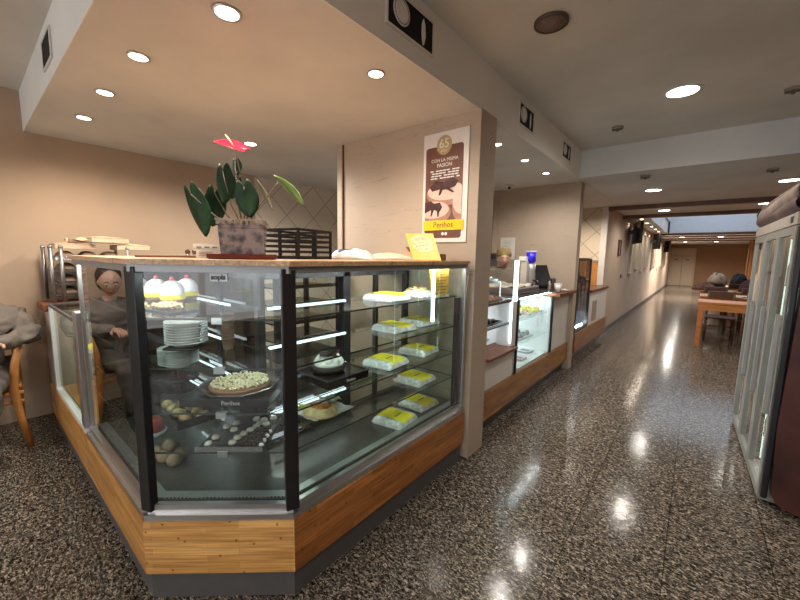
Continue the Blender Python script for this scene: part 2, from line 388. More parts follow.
struct('trim_5', B().box(-4.3, 7.59, 1.40, -1.46, 7.648, 1.44), mat('grey_stone', (.28, .24, .2), .5, var=.3, scale=30))
struct('wall_corridor', B().box(-1.45, 7.66, 0, -1.36, 27.2, 2.41), M_corr)
struct('trim_6', B().box(-1.455, 7.60, 0, -1.352, 7.66, 2.41), M_white)
struct('baseboard_corridor', B().box(-1.36, 7.67, 0, -1.345, 27.1, .09), M_darkgrey)
struct('wall_far', box1(-2, 27.1, 0, 2.8, 27.3, 2.8), M_brown)
struct('wall_right', B().box(2.3, -4.4, 0, 2.5, 27.2, 2.9), M_brown)
bw = B()
for i in range(9): bw.box(1.72, 13.5+i*1.2, 0, 1.98, 13.72+i*1.2, 2.41)
struct('trim_7', bw, boards('slat_brown', ((.40, .2, .09), (.33, .16, .07)), 'z', bw=3, rh=.1))
# beams
for i, y in enumerate((7.6, 9.25, 16.0, 17.8, 19.6, 21.5)):
    struct('trim_%d' % (8+i), box1(-1.36, y, 2.34 if i < 3 else 2.37, 2.3, y+.12, 2.41), M_darkwood)
# shop front behind the camera
M_wback = plaster('shop_front_wall', (.45, .38, .32))
struct('wall_back', B().box(-4.4, -4.4, 0, 2.4, -4.2, .35).box(-4.4, -4.4, 2.55, 2.4, -4.2, 2.8).box(-4.4, -4.4, .35, -3.8, -4.2, 2.55).box(1.8, -4.4, .35, 2.4, -4.2, 2.55), M_wback)
fr = B()
for x in (-3.8, -2.4, -1.2, -.2, .8, 1.74): fr.box(x, -4.34, .35, x+.07, -4.26, 2.55)
fr.box(-3.8, -4.34, .35, 1.8, -4.26, .43).box(-3.8, -4.34, 2.47, 1.8, -4.26, 2.55)
wn = struct('window_1', fr, M_dark)
g = box1(-3.8, -4.31, .4, 1.8, -4.30, 2.5).build('glass_pane', M_glass, wn)
# far double door
M_door = mat('cream_door', (.58, .46, .33), .5, var=.05)
d1 = struct('door_1', B().box(-1.38, 27.02, 0, -1.30, 27.1, 2.2).box(-.24, 27.02, 0, -.16, 27.1, 2.2).box(-1.38, 27.02, 2.12, -.16, 27.1, 2.2), mat('pale_door_frame', (.55, .42, .3), .5))
for a in (0, 1):
    lf = box1(-1.29+a*.53, 27.04, .01, -.775+a*.53, 27.09, 1.75, bev=.006).build('door_leaf', M_door, d1)
    box1(-1.14+a*.53, 27.03, 1.5, -.98+a*.53, 27.045, 1.56).build('door_plate', M_darkgrey, lf)
box1(-1.29, 27.04, 1.77, -.245, 27.09, 2.12).build('transom_panel', M_door, d1)
struct('baseboard_far', box1(-.1, 27.07, 0, 2.3, 27.1, .1), M_darkwood)

# ================================================================= LAMPS
def downlight(x, y, z, r, label, warm=True, power=1.0, group=None, cat='ceiling light', tilt=None):
    t = thing('recessed_ceiling_light', label, cat, (x, y, z-.012), group=group)
    B().lathe([(r*1.0, .006), (r*1.22, .004), (r*1.25, .007), (r*1.25, .0115), (r*1.0, .0115), (r*1.0, .006)], (x, y, z-.012)).build('trim_ring', M_white if r > .07 else M_alu, t)
    B().lathe([(0, .003), (r*.7, .0025), (r*.98, .006), (r*.98, .0115), (0, .0115)], (x, y, z-.012)).build('lamp_lens', M_bulb if warm else M_bulbw, t)
    l = bpy.data.lights.new('lamp', 'SPOT'); l.energy = LAMP_W*power; l.spot_size = math.radians(168); l.spot_blend = .7; l.shadow_soft_size = r*.9
    l.color = (1.0, .86, .70) if warm else (1.0, .93, .85)
    o = bpy.data.objects.new('lamp', l); C.objects.link(o); o.parent = t; o.location = (0, 0, -.03)
    return t
Z1 = 2.41; Z2 = 2.72
G = 'small recessed spotlights in the dropped ceiling over the counters'
downlight(-1.55, .76, Z1, .045, 'recessed spotlight nearest the camera above the corner of the cake display', False, .9, G)
downlight(-2.23, .64, Z1, .040, 'warm recessed spotlight in the front row above the left end of the cake display', True, .8, G)
downlight(-2.88, .64, Z1, .040, 'whitish recessed spotlight, middle one of the front row of the dropped ceiling', False, .8, G)
downlight(-3.53, .65, Z1, .040, 'recessed spotlight of the front row closest to the tan wall', True, 1.0, G)
downlight(-1.41, 1.48, Z1, .038, 'orange glowing recessed spotlight above the cake display, in front of the poster pillar', True, .8, G)
downlight(-3.13, 1.70, Z1, .048, 'recessed spotlight seen right behind the red flower of the potted plant', False, 2.2, G)
downlight(-1.41, 2.98, Z1, .034, 'first recessed spotlight just behind the poster pillar', False, .7, G)
downlight(-1.41, 3.61, Z1, .034, 'second of three recessed spotlights behind the poster pillar', False, .7, G)
downlight(-1.42, 4.28, Z1, .034, 'third of three recessed spotlights behind the poster pillar, nearest the cracked wall', False, .7, G)
downlight(-1.60, 6.61, Z1, .042, 'recessed spotlight before the tiled kitchen wall, above the third counter', True, 2.2, G)
G = 'large round white lights in the corridor ceiling'
downlight(-.21, 3.56, Z2, .10, 'large round light glowing in the high part of the corridor ceiling', False, 1.3, G)
downlight(-.57, 6.12, Z1, .09, 'large round light in the lowered corridor ceiling, directly before the first dark beam', False, 1.0, G)
downlight(-.60, 8.65, Z1, .09, 'large round light between the two first dark ceiling beams', False, 1.0, G)
downlight(.73, 6.23, Z1, .09, 'large round light in the lowered ceiling above the drinks fridge', False, 1.0, G)
downlight(.76, 8.45, Z1, .09, 'large round light between the dark beams, seen beside the rolled fridge cover', False, 1.0, G)
for i, (x, y) in enumerate(((-.62, 17.1), (-.62, 18.6), (.56, 17.1), (.56, 18.8), (-.62, 23.2), (.56, 23.2))):
    downlight(x, y, Z1, .09, ['far corridor light left of the middle, just beyond the skylight', 'far corridor light left of the middle, second beyond the skylight', 'far corridor light on the dining side, just beyond the skylight', 'far corridor light on the dining side, second beyond the skylight', 'last corridor light before the double doors, wall side', 'last corridor light before the double doors, dining side'][i], False, 6.0, 'round lights in the far corridor ceiling')
for i in range(6):
    downlight(-1.12, 10.2+i*1.15 if i < 5 else 17.0, Z1, .04, 'small spotlight washing the corridor wall, %s beyond the dark beams' % ORD[i], True, .35, 'small wall-washing spotlights along the corridor wall')
# unseen ceiling lamps added at the rear of the shop to light the scene
for x, y in ((.3, .2), (.9, -2.4), (-3.2, -1.6), (-1.0, -2.6)):
    downlight(x, y, Z2, .10, 'added round ceiling light outside the view, ' + {.3: 'straight above the viewer', .9: 'near the shop front on the fridge side', -3.2: 'over the customer tables by the tan wall', -1.0: 'near the middle of the shop front'}[x], False, 1.3, 'added round ceiling lights behind the camera')

# old speaker grille, broken fittings, smoke detector
t = thing('ceiling_speaker', 'round brownish speaker grille flush in the high corridor ceiling', 'speaker', (-.73, 2.13, 2.705))
M_spk = mat('speaker_mesh', (.20, .13, .10), .6, var=.5, scale=90)
B().lathe([(0, 0), (.078, .002), (.08, .014), (0, .014)], (-.73, 2.13, 2.705)).build('grille', M_spk, t)
B().lathe([(.078, -.002), (.088, 0), (.088, .014), (.078, .014), (.078, -.002)], (-.73, 2.13, 2.705)).build('rim', mat('speaker_rim', (.09, .06, .05), .5), t)
def fitting(x, y, z, label):
    t = thing('ceiling_fitting', label, 'ceiling fitting', (x, y, z-.016))
    B().lathe([(0, 0), (.035, 0), (.05, .008), (.05, .015), (0, .015)], (x, y, z-.016)).build('base_disc', mat('aged_fitting', (.3, .25, .2), .6), t)
    B().box(x-.045, y-.008, z-.03, x+.045, y+.008, z-.016).cyl((x, y, z-.04), (x, y, z-.016), .012).build('bracket', mat('fitting_dark', (.12, .09, .07), .5), t)
fitting(-.72, 4.13, Z2, 'small broken ceiling fitting beside the white lateral step of the ceiling')
fitting(.42, 3.98, Z2, 'small dark ceiling fitting at the picture edge before the ceiling step')
fitting(-.56, 5.05, Z1, 'flat pale ceiling fitting in the lowered ceiling behind the step')
fitting(.50, 5.4, Z1, 'ceiling fitting with bracket in the lowered ceiling above the fridge')
t = thing('security_camera', 'white dome camera with black lens on the ceiling by the cracked wall', 'security camera', (-2.02, 4.68, 2.34))
B().lathe([(0, .04), (.055, .04), (.055, .07), (0, .07)], (-2.02, 4.68, 2.34)).build('mount', M_white, t)
B().ball((-2.02, 4.68, 2.375), .042).build('dome', M_white_gloss, t)
B().ball((-2.0, 4.645, 2.36), .020).build('lens', M_dark, t)

# framed black panels on the fascia
def fascia_panel(o, u, n, w_, h_, label, cutlery=True):
    o, u, n = V(o), V(u), V(n); z = V((0, 0, 1))
    t = thing('framed_wall_panel', label, 'framed panel', tuple(o), group='black framed panels with plate and knife motif on the white fascia')
    def rect(a, b_, c, d, e0, e1, bb):
        p = o + u*a + z*b_
        bb.slab([o+u*a+z*b_+n*e0, o+u*c+z*b_+n*e0, o+u*c+z*d+n*e0, o+u*a+z*d+n*e0], n, e1-e0); return bb
    f = B(); k = .013
    rect(-k, -k, w_+k, 0, .001, .008, f); rect(-k, h_, w_+k, h_+k, .001, .008, f); rect(-k, 0, 0, h_, .001, .008, f); rect(w_, 0, w_+k, h_, .001, .008, f)
    f.build('frame', M_white, t)
    bb = B(); rect(0, 0, w_, h_, .001, .006, bb); bb.build('backing', mat('panel_black', (.004, .004, .006), .55, spec=.2), t)
    if cutlery:
        c = o + u*w_*.27 + z*h_*.55
        r = h_*.40; b3 = B()
        pts = [c + n*.006 + u*r*math.cos(a) + z*r*math.sin(a) for a in [2*pi*i/28 for i in range(28)]]
        b3.slab(pts, n, .004)
        b3.use(1).slab([c + n*.010 + u*r*.72*math.cos(a) + z*r*.72*math.sin(a) for a in [2*pi*i/28 for i in range(28)]], n, .003)
        for i in range(30):
            a = 2*pi*i/30; q = c + u*r*.86*math.cos(a) + z*r*.86*math.sin(a) + n*.010; s_ = r*.045
            b3.use(2).slab([q-u*s_-z*s_, q+u*s_-z*s_, q+u*s_+z*s_, q-u*s_+z*s_], n, .001)
        b3.build('plate_motif', [M_paper, mat('plate_white', (.8, .77, .74), .3), M_dark], t)
        c2 = o + u*w_*.76 + z*h_*.08 + n*.006; L_ = h_*.8; ww = w_*.055
        b4 = B().slab([c2+u*(-.004), c2+u*.006, c2+u*(ww)+z*L_*.35, c2+u*(ww*.7)+z*L_*.8, c2+z*L_, c2-u*(ww*.6)+z*L_*.8, c2-u*ww*.7+z*L_*.4], n, .004)
        b4.build('knife_motif', M_paper, t)
    return t
X = -1.186
fascia_panel((X, 1.315, 2.505), (0, 1, 0), (1, 0, 0), .35, .15, 'largest black framed panel with white plate and knife, above the cake display')
fascia_panel((X, 2.87, 2.505), (0, 1, 0), (1, 0, 0), .29, .15, 'second black framed panel on the white fascia, just beyond the poster pillar')
fascia_panel((X, 4.03, 2.505), (0, 1, 0), (1, 0, 0), .27, .14, 'third black framed panel on the white fascia, next to the ceiling step')
fascia_panel((-3.06, .405, 2.50), (1, 0, 0), (0, -1, 0), .25, .135, 'black framed panel on the short end of the fascia by the tan wall', False)

# ================================================================= CAKE DISPLAY COUNTER
def isect(p, d, q, e):
    den = d[0]*e[1]-d[1]*e[0]; t = ((q[0]-p[0])*e[1]-(q[1]-p[1])*e[0])/den
    return (p[0]+d[0]*t, p[1]+d[1]*t)
OUT = [(-1.19, 2.18), (-1.19, .785), (-1.645, .38), (-2.70, .38)]
def inset(d, poly=OUT):
    L = []
    for a, b in zip(poly[:-1], poly[1:]):
        ux, uy = b[0]-a[0], b[1]-a[1]; l = math.hypot(ux, uy); ux /= l; uy /= l
        nx, ny = uy, -ux            # inward normal for this winding
        L.append(((a[0]+nx*d, a[1]+ny*d), (ux, uy)))
    pts = [L[0][0]]
    for (p, u), (q, v) in zip(L[:-1], L[1:]): pts.append(isect(p, u, q, v))
    b = poly[-1]; p, u = L[-1]; l = math.hypot(poly[-1][0]-poly[-2][0], poly[-1][1]-poly[-2][1])
    pts.append((p[0]+u[0]*l, p[1]+u[1]*l)); return pts
_t = inset(.1)
SGN = 1 if _t[0][0] < OUT[0][0] else -1
def ring(d): return inset(d*SGN)
def strip(b, d0, d1, z0, z1, segs=None, ms=None):
    A, Z = ring(d0), ring(d1)
    for i in (segs if segs is not None else range(3)):
        b.use(ms[i] if ms else 0).prism([A[i], A[i+1], Z[i+1], Z[i]], z0, z1)
    b.mi = 0; return b
case = thing('pastry_display_case', 'large corner glass display case of cakes on an oak and dark grey base', 'display case', (-1.6, .9, 0))
# base
b = B(); LL = [(-1.19, 2.18), (-1.19, .785), (-1.645, .38), (-2.70, .38)]
strip(b, .02, .05, 0, .127); b.build('toe_kick', M_darkgrey, case)
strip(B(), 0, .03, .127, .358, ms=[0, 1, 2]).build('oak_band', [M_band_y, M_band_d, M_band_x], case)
r5 = ring(.052)
B().prism([r5[0], (-1.72, 2.18), (-1.72, .95), (-2.70, .95), r5[3], r5[2], r5[1]][::-1], .02, .38).build('base_cabinet', M_darkgrey, case)
strip(B(), .006, .055, .3585, .385).use(0).build('base_rail', M_alu, case)
strip(B(), .022, .045, .385, .42).build('pane_channel', M_alu, case)
# interior deck
r6 = ring(.056)
M_deck = mat('deck_steel', (.13, .13, .118), .3, .6, var=.12, scale=5)
B().prism([r6[0], (-1.70, 2.16), (-1.70, .93), (-2.68, .93), r6[3], r6[2], r6[1]][::-1], .381, .42).build('deck', M_deck, case)
def grille_mat():
    m, nt, b_ = newmat('air_grille'); N = nt.nodes; L = nt.links
    tc = N.new('ShaderNodeTexCoord'); vo = N.new('ShaderNodeTexVoronoi'); vo.inputs['Scale'].default_value = 90; vo.inputs['Randomness'].default_value = 0
    L.new(tc.outputs['Object'], vo.inputs['Vector']); cr = N.new('ShaderNodeValToRGB'); cr.color_ramp.elements[0].position = .35; cr.color_ramp.elements[0].color = (.01, .01, .01, 1)
    cr.color_ramp.elements[1].position = .42; cr.color_ramp.elements[1].color = (.4, .41, .41, 1); L.new(vo.outputs['Distance'], cr.inputs[0]); L.new(cr.outputs[0], b_.inputs['Base Color'])
    b_.inputs['Roughness'].default_value = .35; b_.inputs['Metallic'].default_value = .6; return m
strip(B(), .06, .10, .421, .428).build('air_grille', grille_mat(), case)
# glass front: one pane per face
R0, R1 = ring(.034), ring(.040)
for i, (za, zb) in enumerate(((.40, 1.385),)*3):
    a = V((*R0[i], 0)); e = V((*R0[i+1], 0)); u = (e-a).normalized()
    k0 = .03 if i else 0.0; k1 = .03 if i < 2 else 0.0
    a2 = a + u*k0; e2 = e - u*k1; nn = V((R1[i][0]-R0[i][0], R1[i][1]-R0[i][1], 0)).normalized() if i in (0, 2) else V((u.y, -u.x, 0))*SGN
    nn = V((u.y, -u.x, 0))*SGN
    B().slab([a2+V((0, 0, za)), e2+V((0, 0, za)), e2+V((0, 0, zb)), a2+V((0, 0, zb))], nn, .006).build('glass_pane', M_glass, case)
# right end pane
B().box(-1.68, 2.150, .40, -1.225, 2.156, 1.385).build('glass_pane', M_glass, case)
B().box(-2.675, .445, .42, -2.668, .92, 1.375).build('reflection_backing_pane', glass('added_dark_glass', (.10, .10, .09), 1.4), case, label='added dark end pane that deepens the side glass reflection')  # dark pane added so the reflection in the side glass reads stronger
# corner posts (black), end posts
for i in (1, 2):
    p = V((*ring(.032)[i], 0)); ang = math.radians(42+ (22 if i == 1 else -22))
    M = Matrix.Translation(p) @ Matrix.Rotation(math.radians(42+(24 if i == 1 else -21)), 4, 'Z')
    B().box(-.027, -.018, .395, .027, .018, 1.395, bev=.004, M=M).build('corner_post', M_dark, case)
B().box(-1.255, 2.10, .40, -1.228, 2.15, 1.18, bev=.003).build('end_post', M_dark, case)
B().box(-1.235, 2.157, .398, -1.205, 2.182, 1.395, bev=.003).build('end_post', M_alu, case, label='bright aluminium end post beside the pillar')
B().box(-2.69, .405, .40, -2.672, .425, 1.395, bev=.002).build('end_post', M_alu, case, label='aluminium end post at the left end of the tall glass')
# top rail and wooden worktop
strip(B(), .012, .055, 1.376, 1.404).build('top_rail', mat('brushed_rail', (.33, .33, .34), .5, .6), case)
tb = ring(-.004)
B().prism([tb[0], (-2.03, 2.18), (-2.03, 1.12), (-2.72, 1.12), (-2.72, tb[3][1]), tb[2], tb[1]][::-1], 1.404, 1.424).build('wooden_top', M_topwood, case)
# rear: black mullions and sliding doors
def post(x0, y0, x1, y1, z0=.42, z1=1.385, m=M_dark): B().box(x0, y0, z0, x1, y1, z1, bev=.003).build('rear_mullion', m, case)
post(-1.73, .93, -1.69, .97); post(-1.735, 1.50, -1.69, 1.56); post(-1.73, 2.12, -1.69, 2.16); post(-1.73, 1.80, -1.70, 1.83); post(-2.19, .94, -2.14, .97); post(-2.70, .92, -2.66, .96)
B().box(-1.735, .97, 1.32, -1.69, 2.15, 1.385).box(-1.735, .97, .42, -1.69, 2.15, .46).build('rear_rail', M_dark, case)
B().box(-2.66, .93, 1.32, -1.73, .97, 1.385).box(-2.66, .93, .42, -1.73, .97, .46).build('rear_rail', M_dark, case)
for (ya, yb, xo) in ((.98, 1.53, 0), (1.54, 2.12, -.008)):
    dr = B().box(-1.722+xo, ya, .46, -1.717+xo, yb, 1.32).build('sliding_door', M_doorglass, case)
    B().box(-1.716+xo, ya+.02, .85, -1.706+xo, ya+.032, .97).build('door_pull', M_alu, dr)
for (xa, xb, yo) in ((-2.66, -2.17, 0), (-2.16, -1.74, .008)):
    B().box(xa, .945+yo, .46, xb, .950+yo, 1.32).build('sliding_door', M_smoke, case, label='smoked glass sliding door at the rear')
# glass shelves with dark green edges, white support rails at the back, little clips
SH = [1.19, .985, .795, .625]
for z in SH:
    rr = ring(.066)
    poly = [rr[0], (-1.66, 2.18), (-1.66, .90), (-2.64, .90), (-2.64, rr[3][1]), rr[2], rr[1]][::-1]
    poly = [(x, min(y, 2.135)) for x, y in poly]
    sh = B().prism(poly, z-.008, z, side_mi=1).build('glass_shelf', [M_shelfglass, M_gedge], case)
    B().box(-1.688, .98, z-.026, -1.668, 1.50, z-.012).build('shelf_light', emis('shelf_led', (.82, .93, 1.0), 3.2), sh)
    B().box(-2.60, .905, z-.026, -1.95, .915, z-.014).build('shelf_light', emis('shelf_led', (.82, .93, 1.0), 3.2), sh)
    B().box(-1.688, 1.57, z-.03, -1.664, 2.11, z-.010).build('shelf_rail', M_steel, sh)
    c = (V((*rr[1], 0))+V((*rr[2], 0)))/2
    B().box(-.02, -.006, z-.022, .02, .012, z+.004, M=Matrix.Translation(c) @ Matrix.Rotation(math.radians(42), 4, 'Z')).build('shelf_clip', M_alu, sh)
    B().box(-1.262, 1.48, z-.02, -1.25, 1.51, z+.004).build('shelf_clip', M_alu, sh)
# lit strip
led = B().box(-1.252, 1.825, 1.05, -1.236, 1.842, 1.39, bev=.003).build('light_strip', M_led, case)
B().cyl((-1.285, .86, 1.392), (-1.285, 2.1, 1.392), .007, n=8).build('light_tube', emis('hidden_fill_tube', (.85, .93, 1.0), 95), case)  # added tubes hidden behind the top rail to brighten the case interior
B().cyl((-1.33, .78, 1.392), (-1.69, .47, 1.392), .007, n=8).build('light_tube', emis('hidden_fill_tube', (.85, .93, 1.0), 95), case)
B().cyl((-1.76, .475, 1.392), (-2.62, .475, 1.392), .007, n=8).build('light_tube', emis('hidden_fill_tube', (.85, .93, 1.0), 95), case)
# maker's plate on the angled glass
c0 = V((-1.415, .622, 1.357)); u = V((.742, .670, 0)).normalized(); nn = V((u.y, -u.x, 0)); c0 = c0 - nn*.002
pl = B().slab([c0-u*.032-V((0, 0, .015)), c0+u*.032-V((0, 0, .015)), c0+u*.032+V((0, 0, .015)), c0-u*.032+V((0, 0, .015))], nn, .003).build('sign_plate', mat('sign_white', (.75, .77, .78), .4), case, label='small white sign plate with black lettering')
lettering('sopis', .027, c0+nn*.0045+V((0, 0, .001)), u, (0, 0, 1), M_dark, pl, bold=.0012)
rk2 = thing('oven_rack', 'black rack of baking trays standing on the floor behind the cake display', 'rack', (-2.72, 1.88, 0))
for (x, y) in ((-2.96, 1.52), (-2.48, 1.52), (-2.96, 2.14), (-2.48, 2.14)): B().box(x-.02, y-.02, .10, x+.02, y+.02, 1.37, bev=.003).build('upright', M_dark, rk2)
for k in range(9):
    z = .16+k*.145; q = B().box(-2.95, 1.53, z, -2.49, 2.13, z+.012)
    q.box(-2.49, 1.53, z, -2.475, 2.13, z+.03)
    q.build('tray', M_tray if k > 3 else M_darkgrey, rk2)
B().box(-2.97, 1.51, 1.35, -2.46, 2.16, 1.375).build('top_panel', M_dark, rk2)
for (x, y) in ((-2.94, 1.54), (-2.5, 1.54), (-2.94, 2.12), (-2.5, 2.12)): B().cyl((x, y-.015, .05), (x, y+.015, .05), .05, n=14).build('caster', M_darkgrey, rk2)
# mustard-yellow menu standing at the right end
t = thing('menu_card', 'mustard yellow printed card standing in the end of the cake display by the pillar', 'menu card', (-1.32, 1.99, 1.191))
B().slab([(-1.28, 1.87, 1.193), (-1.28, 2.06, 1.193), (-1.30, 2.10, 1.37), (-1.30, 1.87, 1.37)], (-1, 0, 0), .004).build('card', mat('mustard_card', (.50, .30, .03), .5, var=.15, scale=25), t)
bb = B()
for i in range(7): bb.slab([(-1.276, 1.895, 1.215+i*.02), (-1.276, 2.0+.03*(i % 3), 1.215+i*.02), (-1.2775, 2.0+.03*(i % 3), 1.221+i*.02), (-1.2775, 1.895, 1.221+i*.02)], (-1, 0, 0), .002)
bb.build('printed_lines', mat('brown_ink', (.2, .1, .02), .6), t)
B().box(-1.31, 1.90, 1.1905, -1.27, 1.93, 1.205).box(-1.31, 2.03, 1.1905, -1.27, 2.06, 1.205).build('stand_foot', M_white_gloss, t)

# ---- yellow-labelled cake packs
M_wrap = mat('cloudy_wrap', (.72, .73, .70), .25, var=.25, scale=55, bump=.6, bscale=40)
def cake_pack():
    t = thing('cake_pack', '', 'packaged cake', (0, 0, 0), local=True, group='yellow-labelled cake packs in the display case')
    B().prism([(-.10, -.10), (.10, -.10), (.11, .09), (.09, .11), (-.09, .11), (-.11, .09)], 0, .012).build('tray_base', M_white_gloss, t)
    def f(u, v):
        x = (u-.5)*.215; y = (v-.5)*.215
        h = .034*(1-abs(2*u-1)**14)*(1-abs(2*v-1)**14)
        return V((x, y, .006+h+.0015*math.sin(31*u)*math.cos(27*v+3*u)))
    B().grid(f, 26, 26).build('clear_wrap', M_wrap, t)
    def g(u, v):
        x = (u-.5)*.13; y = -.10+v*.19
        return V((x, y, f((x/.215)+.5, min(1, max(0, y/.215+.5))).z+.003))
    lb = B().grid(g, 8, 12).build('label_band', M_yellow, t, label='bright yellow paper label')
    lb2 = B().box(-.035, -.03, g(.5, .45).z+.002, .03, -.02, g(.5, .45).z+.003).build('printed_name', mat('label_ink', (.22, .18, .02), .6), lb)
    return t
cp = cake_pack()
packs = [(-1.42, 1.60, 0, .1, 'yellow-labelled cake pack on the topmost glass shelf'),
         (-1.46, 1.72, 1, .0, 'yellow-labelled cake pack on the second glass shelf from the top, front and centre'),
         (-1.47, 2.0, 1, -.1, 'half hidden yellow-labelled pack on the second shelf from the top, beside the end glass'),
         (-1.42, 1.60, 2, .1, 'yellow-labelled cake pack with folded wrap on the third shelf, in front'),
         (-1.44, 1.96, 2, .1, 'dim yellow-labelled cake pack on the third shelf, near the end glass'),
         (-1.40, 1.87, 3, .05, 'yellow-labelled cake pack on the lowest glass shelf'),
         (-1.39, 1.66, 4, .12, 'yellow-labelled cake pack on the floor of the case, in front'),
         (-1.43, 1.96, 4, .0, 'shaded yellow-labelled cake pack on the floor of the case, near the end post')]
ZS = SH + [.42]
for i, (x, y, k, a, lab) in enumerate(packs):
    loc = (x, y, ZS[k]+.0005)
    if i == 0: cp.location = loc; cp.rotation_euler = (0, 0, a+pi/2); cp['label'] = lab
    else: dup(cp, loc, a+pi/2, lab)
# bag of colourful sweets on the top shelf
t = thing('sweet_bag', 'clear bag of white and orange sweets on the topmost shelf beside the light strip', 'bag of sweets', (-1.42, 1.93, 1.191))
bb = B()
def fb(u, v):
    h = .05*math.sin(pi*min(1, max(0, u)))**.5*math.sin(pi*min(1, max(0, v)))**.5
    return V((-1.53+u*.2, 1.83+v*.2, 1.1915+h+.004*math.sin(30*u+20*v)))
bb.grid(fb, 12, 12)
bb.grid(lambda u, v: V((-1.53+u*.2, 1.83+v*.2, 1.191)), 2, 2)
bb.build('bag', M_wrap, t)
for k in range(16):
    u_, v_ = .2+.6*random.random(), .2+.6*random.random(); p = fb(u_, v_)
    B().ball(p+V((0, 0, .002)), .012, 8, 6, (1.3, 1, .5)).build('sweet', [mat('orange_sweet', (.75, .3, .06), .4), mat('cream_sweet', (.8, .74, .6), .4), M_yellow][k % 3], t)

# ---- cream cake on black tray (shelf 3)
t = thing('cream_cake_tray', 'square black tray on the third shelf holding the cream cake', 'tray', (-1.46, 1.21, .7955))
B().box(-1.59, 1.08, .7955, -1.33, 1.36, .835, bev=.004).build('box_tray', M_tray, t)
rim = B(); x0, x1, y0, y1 = -1.592, -1.328, 1.078, 1.362
rim.box(x0, y0, .8355, x1, y0+.008, .840).box(x0, y1-.008, .8355, x1, y1, .840).box(x0, y0, .8355, x0+.008, y1, .840).box(x1-.008, y0, .8355, x1, y1, .840)
rim.build('rim', mat('tray_rim', (.05, .045, .045), .15), t)
lettering('Perihos', .02, (-1.3272, 1.23, .815), (0, 1, 0), (0, 0, 1), M_white_gloss, t)
t = thing('cream_cake', 'small white cream cake topped with black cookie pieces on the black tray', 'cake', (-1.47, 1.20, .8405))
B().lathe([(0, 0), (.078, 0), (.088, .012), (.086, .03), (.07, .034), (0, .034)], (-1.47, 1.20, .8405)).build('cake_base', mat('chocolate_crust', (.035, .02, .012), .6, var=.4, scale=60), t)
bb = B().lathe([(.076, .034), (.08, .045), (.072, .058), (.03, .062), (0, .06)], (-1.47, 1.20, .8405))
for k in range(9):
    a = 2*pi*k/9; bb.lathe([(.022, 0), (.024, .008), (.014, .022), (.004, .032), (0, .034)], (-1.47+.055*math.cos(a), 1.20+.055*math.sin(a), .8405+.05), n=12)
bb.build('whipped_cream', mat('cream_white', (.85, .83, .78), .45, var=.03), t)
for k in range(5):
    a = 2*pi*k/5+.3; M = Matrix.Translation((-1.47+.028*math.cos(a), 1.20+.028*math.sin(a), .93)) @ Matrix.Rotation(a, 4, 'Z') @ Matrix.Rotation(.7+.2*k, 4, 'X')
    B().box(-.02, -.004, -.018, .02, .004, .022, bev=.003, M=M).build('cookie_piece', M_tray, t)
# ---- pastry in a white and yellow paper (shelf 4)
M_pastry = mat('baked_pastry', (.62, .36, .13), .6, var=.5, scale=35, bump=.5)
t = thing('wrapped_pastry', 'round golden pastry half wrapped in white and yellow paper on the lowest glass shelf', 'pastry', (-1.45, 1.14, .6255))
B().grid(lambda u, v: V((-1.56+u*.22, 1.03+v*.24, .628+.02*abs(2*u-1)**3+.012*abs(2*v-1)**2+.003*math.sin(20*u+11*v))), 12, 12).build('clear_paper', M_wrap, t)
B().lathe([(0, .004), (.075, .004), (.088, .018), (.07, .038), (.03, .045), (0, .044)], (-1.44, 1.12, .63), n=24).build('pastry', mat('pale_pastry', (.72, .55, .28), .6, var=.35, scale=30, bump=.4), t)
B().lathe([(0, .003), (.05, 0), (.055, .008), (.03, .014), (0, .014)], (-1.45, 1.13, .672), n=12, sx=1.1).build('glaze', mat('amber_glaze', (.5, .18, .04), .2, var=.5, scale=40), t)
B().grid(lambda u, v: V((-1.54+u*.07, 1.17+v*.12, .68+.02*math.sin(9*u)*math.cos(8*v)-.03*v)), 8, 8).build('paper_fold', M_paper, t, solid=.001)
B().grid(lambda u, v: V((-1.53+u*.05, 1.04+v*.06, .682+.01*math.sin(9*u)-.03*v)), 6, 6).build('yellow_strip', M_yellow, t, solid=.001)

# ---- nut tart on black box with octagonal tray (shelf 3, behind the angled glass)
U = V((.742, .670, 0)); Wn = V((-.670, .742, 0))     # along / away from the angled glass
def P2(c, a, b_, z): q = V(c) + U*a + Wn*b_; return V((q.x, q.y, z))
tc_ = (-1.585, .775)
t = thing('nut_tart', 'large nut topped tart in an octagonal tin tray on a black box', 'tart', (tc_[0], tc_[1], .7955))
cc = V((tc_[0], tc_[1], 0)); RM = Matrix.Translation((tc_[0], tc_[1], 0)) @ Matrix.Rotation(math.radians(42), 4, 'Z')
B().box(-.205, -.135, .7955, .17, .15, .832, bev=.003, M=RM).build('black_box', M_tray, t)
fr_o = P2((cc.x, cc.y, 0), .01, -.1362, .814)
lettering('Perihos', .026, fr_o, U, (0, 0, 1), M_white_gloss, t)
B().lathe([(0, 0), (.13, 0), (.165, .018), (.17, .019), (.166, .022), (.132, .004), (0, .003)], (cc.x, cc.y, .833), n=8, smooth=False, rot=math.radians(42+22.5)).build('octagonal_tray', mat('dark_tin', (.18, .14, .12), .2, .8), t)
B().lathe([(0, 0), (.122, 0), (.132, .018), (.122, .024), (0, .026)], (cc.x, cc.y, .838), n=28).build('tart_crust', mat('tart_brown', (.25, .11, .045), .6), t)
nb = B()
for k in range(420):
    r_ = .122*math.sqrt(random.random()); a = random.random()*2*pi
    nb.ball((cc.x+r_*math.cos(a), cc.y+r_*math.sin(a), .866+.004*random.random()), .006, 6, 4, (1.2, .9, .7))
o = nb.build('nuts', mat('pine_nuts', (.78, .66, .42), .5, var=.25, scale=80), t); o['kind'] = 'stuff'
